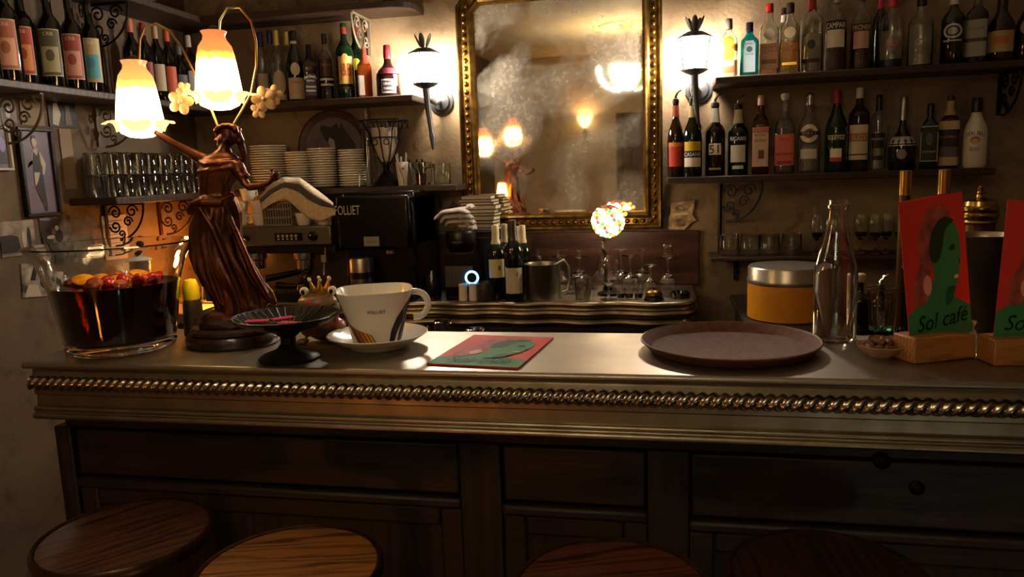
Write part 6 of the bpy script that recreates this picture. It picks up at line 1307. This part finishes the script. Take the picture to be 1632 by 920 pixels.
# steel bucket and brass urn
q = atY(1566, 380, 2.42); K = mpp(q); bu = thing('ice_bucket', 'tall steel ice bucket between the two standing menus', 'bucket', (q.x, 2.42, ZR + .0005)); h_ = q.z - ZR + .012; r_ = 52 * K
MB().lathe([(0, 0), (r_ * .62, 0), (r_ * .66, .006), (r_ * .92, h_ - .02), (r_, h_ - .008), (r_ * 1.02, h_), (r_ * .98, h_), (r_ * .88, h_ - .02), (r_ * .62, .01), (0, .01)], 40).build('bucket_wall', M('bucket_steel', 'b0a48c', .3, 1.0), bu)
for s_ in (-1, 1): MB().tube([(s_ * r_ * .92, 0, h_ - .05), (s_ * (r_ + .02), 0, h_ - .04), (s_ * (r_ + .022), 0, h_ - .07), (s_ * r_ * .88, 0, h_ - .08)], .005, 8).build('handle', brass, bu)
q = atY(1559, 352, 2.72); K = mpp(q); ur = thing('brass_urn', 'ringed brass urn with a pointed finial rising behind the steel bucket', 'urn', (q.x, 2.72, ZR + .0005)); h_ = q.z - ZR; r_ = 28 * K
MB().lathe([(0, 0), (r_ * 1.0, 0), (r_ * .7, .03), (r_ * .8, h_ * .6), (r_ * .86, h_ - .01), (0, h_ - .01)], 32).build('urn_body', brass, ur)
MB().lathe([(r * r_, h_ - .01 + z * K) for r, z in ((0, 0), (.86, 0), (.98, 3), (.9, 6), (1.0, 10), (1.0, 16), (.93, 18), (1.0, 21), (1.0, 27), (.9, 29), (.86, 36), (.6, 40), (.2, 42), (.16, 46), (.30, 49), (.14, 52), (.22, 57), (.1, 60), (0, 62))], 32).build('urn_lid', M('bright_brass'), ur)
# upturned tumblers on the inner shelf
for i, (px, py) in enumerate(((668, 519), (706, 511), (757, 523))):
    q = atY(px, py, 1.95); h_ = q.z - .9852; put('tumbler', tumbler_mesh(.026, .030, h_, False), ('upturned tumbler behind the saucer on the inner shelf', 'upturned tumbler showing just behind the flat menu', 'low upturned tumbler at the far corner of the flat menu')[i], 'glass', (q.x, 1.95, .9855), group='tumblers on the inner bar shelf')

# ------------------------------------------------------------------ bar stools
def stool_mat(name, ca, cb, ax): return wood(name, ca, cb, .38, ax, 1.0, .12, coat=.45, ring=14, dist=9)
for i, (px, py, wp, lb, mt, ang) in enumerate(((200, 850, 286, 'dark wood bar stool nearest the wall with a dull red brown seat', stool_mat('seat_oak_dark', '1a0c06', '5a3422', 'X'), .9), (461, 905, 302, 'bar stool with the brightest golden brown oak seat', stool_mat('seat_oak_warm', '44240e', '96622f', 'X'), .25),
        (975, 934, 312, 'bar stool with reddish grain in front of the middle panel', stool_mat('seat_oak_red', '200e08', '5e3020', 'X'), .35), (1320, 918, 314, 'darkest bar stool with straight grain under the tray', stool_mat('seat_oak_plain', '1a0c07', '341c10', 'Y'), .1))):
    q = atZ(px, py, .80); r_ = wp * mpp(q) / 2
    r_ = .167
    t = thing('bar_stool', lb, 'bar stool', (q.x, q.y, 0), ang, 'round wooden bar stools')
    MB().lathe([(0, .788), (r_ * .93, .788), (r_ * .945, .797), (r_ * .93, .7995), (0, .7995)], 56).build('seat', mt, t)
    MB().lathe([(r_ * .935, .778), (r_ * .99, .778), (r_, .784), (r_, .797), (r_ * .975, .803), (r_ * .94, .801), (r_ * .935, .778)], 56).build('metal_rim', M('stool_rim', '5a3c26', .3, .7, col2='3c281a', scale=20), t)
    MB().lathe([(0, .77), (r_ * .7, .77), (r_ * .7, .788), (0, .788)], 32).build('under_plate', blackiron, t)
    MB().tube([(0, 0, .02), (0, 0, .775)], .028, 16).build('post', blackiron, t)
    MB().lathe([(0, 0), (.15, 0), (.15, .012), (.06, .03), (.03, .06), (0, .06)], 40).build('foot', blackiron, t)
    MB().tube([(.13 * cos(2 * pi * u / 32), .13 * sin(2 * pi * u / 32), .30) for u in range(33)], .009, 8).build('foot_ring', blackiron, t)
    for u in range(3): MB().tube([(.02 * cos(u * 2.094), .02 * sin(u * 2.094), .30), (.13 * cos(u * 2.094), .13 * sin(u * 2.094), .30)], .006, 8).build('ring_spoke', blackiron, t)

# unseen lanterns added behind the viewer, inferred from highlights on the zinc front
def unseen_lantern(x, y, label, col, es):
    t = thing('unseen_lantern', label, 'lantern', (x, y, 0))
    MB().lathe([(0, 0), (.09, 0), (.09, .02), (0, .02)], 8).build('base', blackiron, t)
    MB().lathe([(.075, .02), (.075, .34)], 8).lathe([(0, .021), (.074, .021)], 8).build('lit_glass', M('lantern_glass_' + col, col, .3, emit=col, es=es), t, ang=20)
    MB().lathe([(.09, .34), (.09, .355), (.04, .42), (.015, .44), (0, .45)], 8).build('cap', blackiron, t)
    MB().tube([(-.03, 0, .44), (-.03, 0, .50), (0, 0, .53), (.03, 0, .50), (.03, 0, .44)], .004, 6).build('handle', blackiron, t)
unseen_lantern(-1.30, -.95, 'unseen orange glowing lantern on the floor behind the viewer', 'ff9840', 6)
unseen_lantern(1.15, -1.05, 'unseen pale glowing lantern on the floor behind the viewer', 'e8ecd8', 3.5)
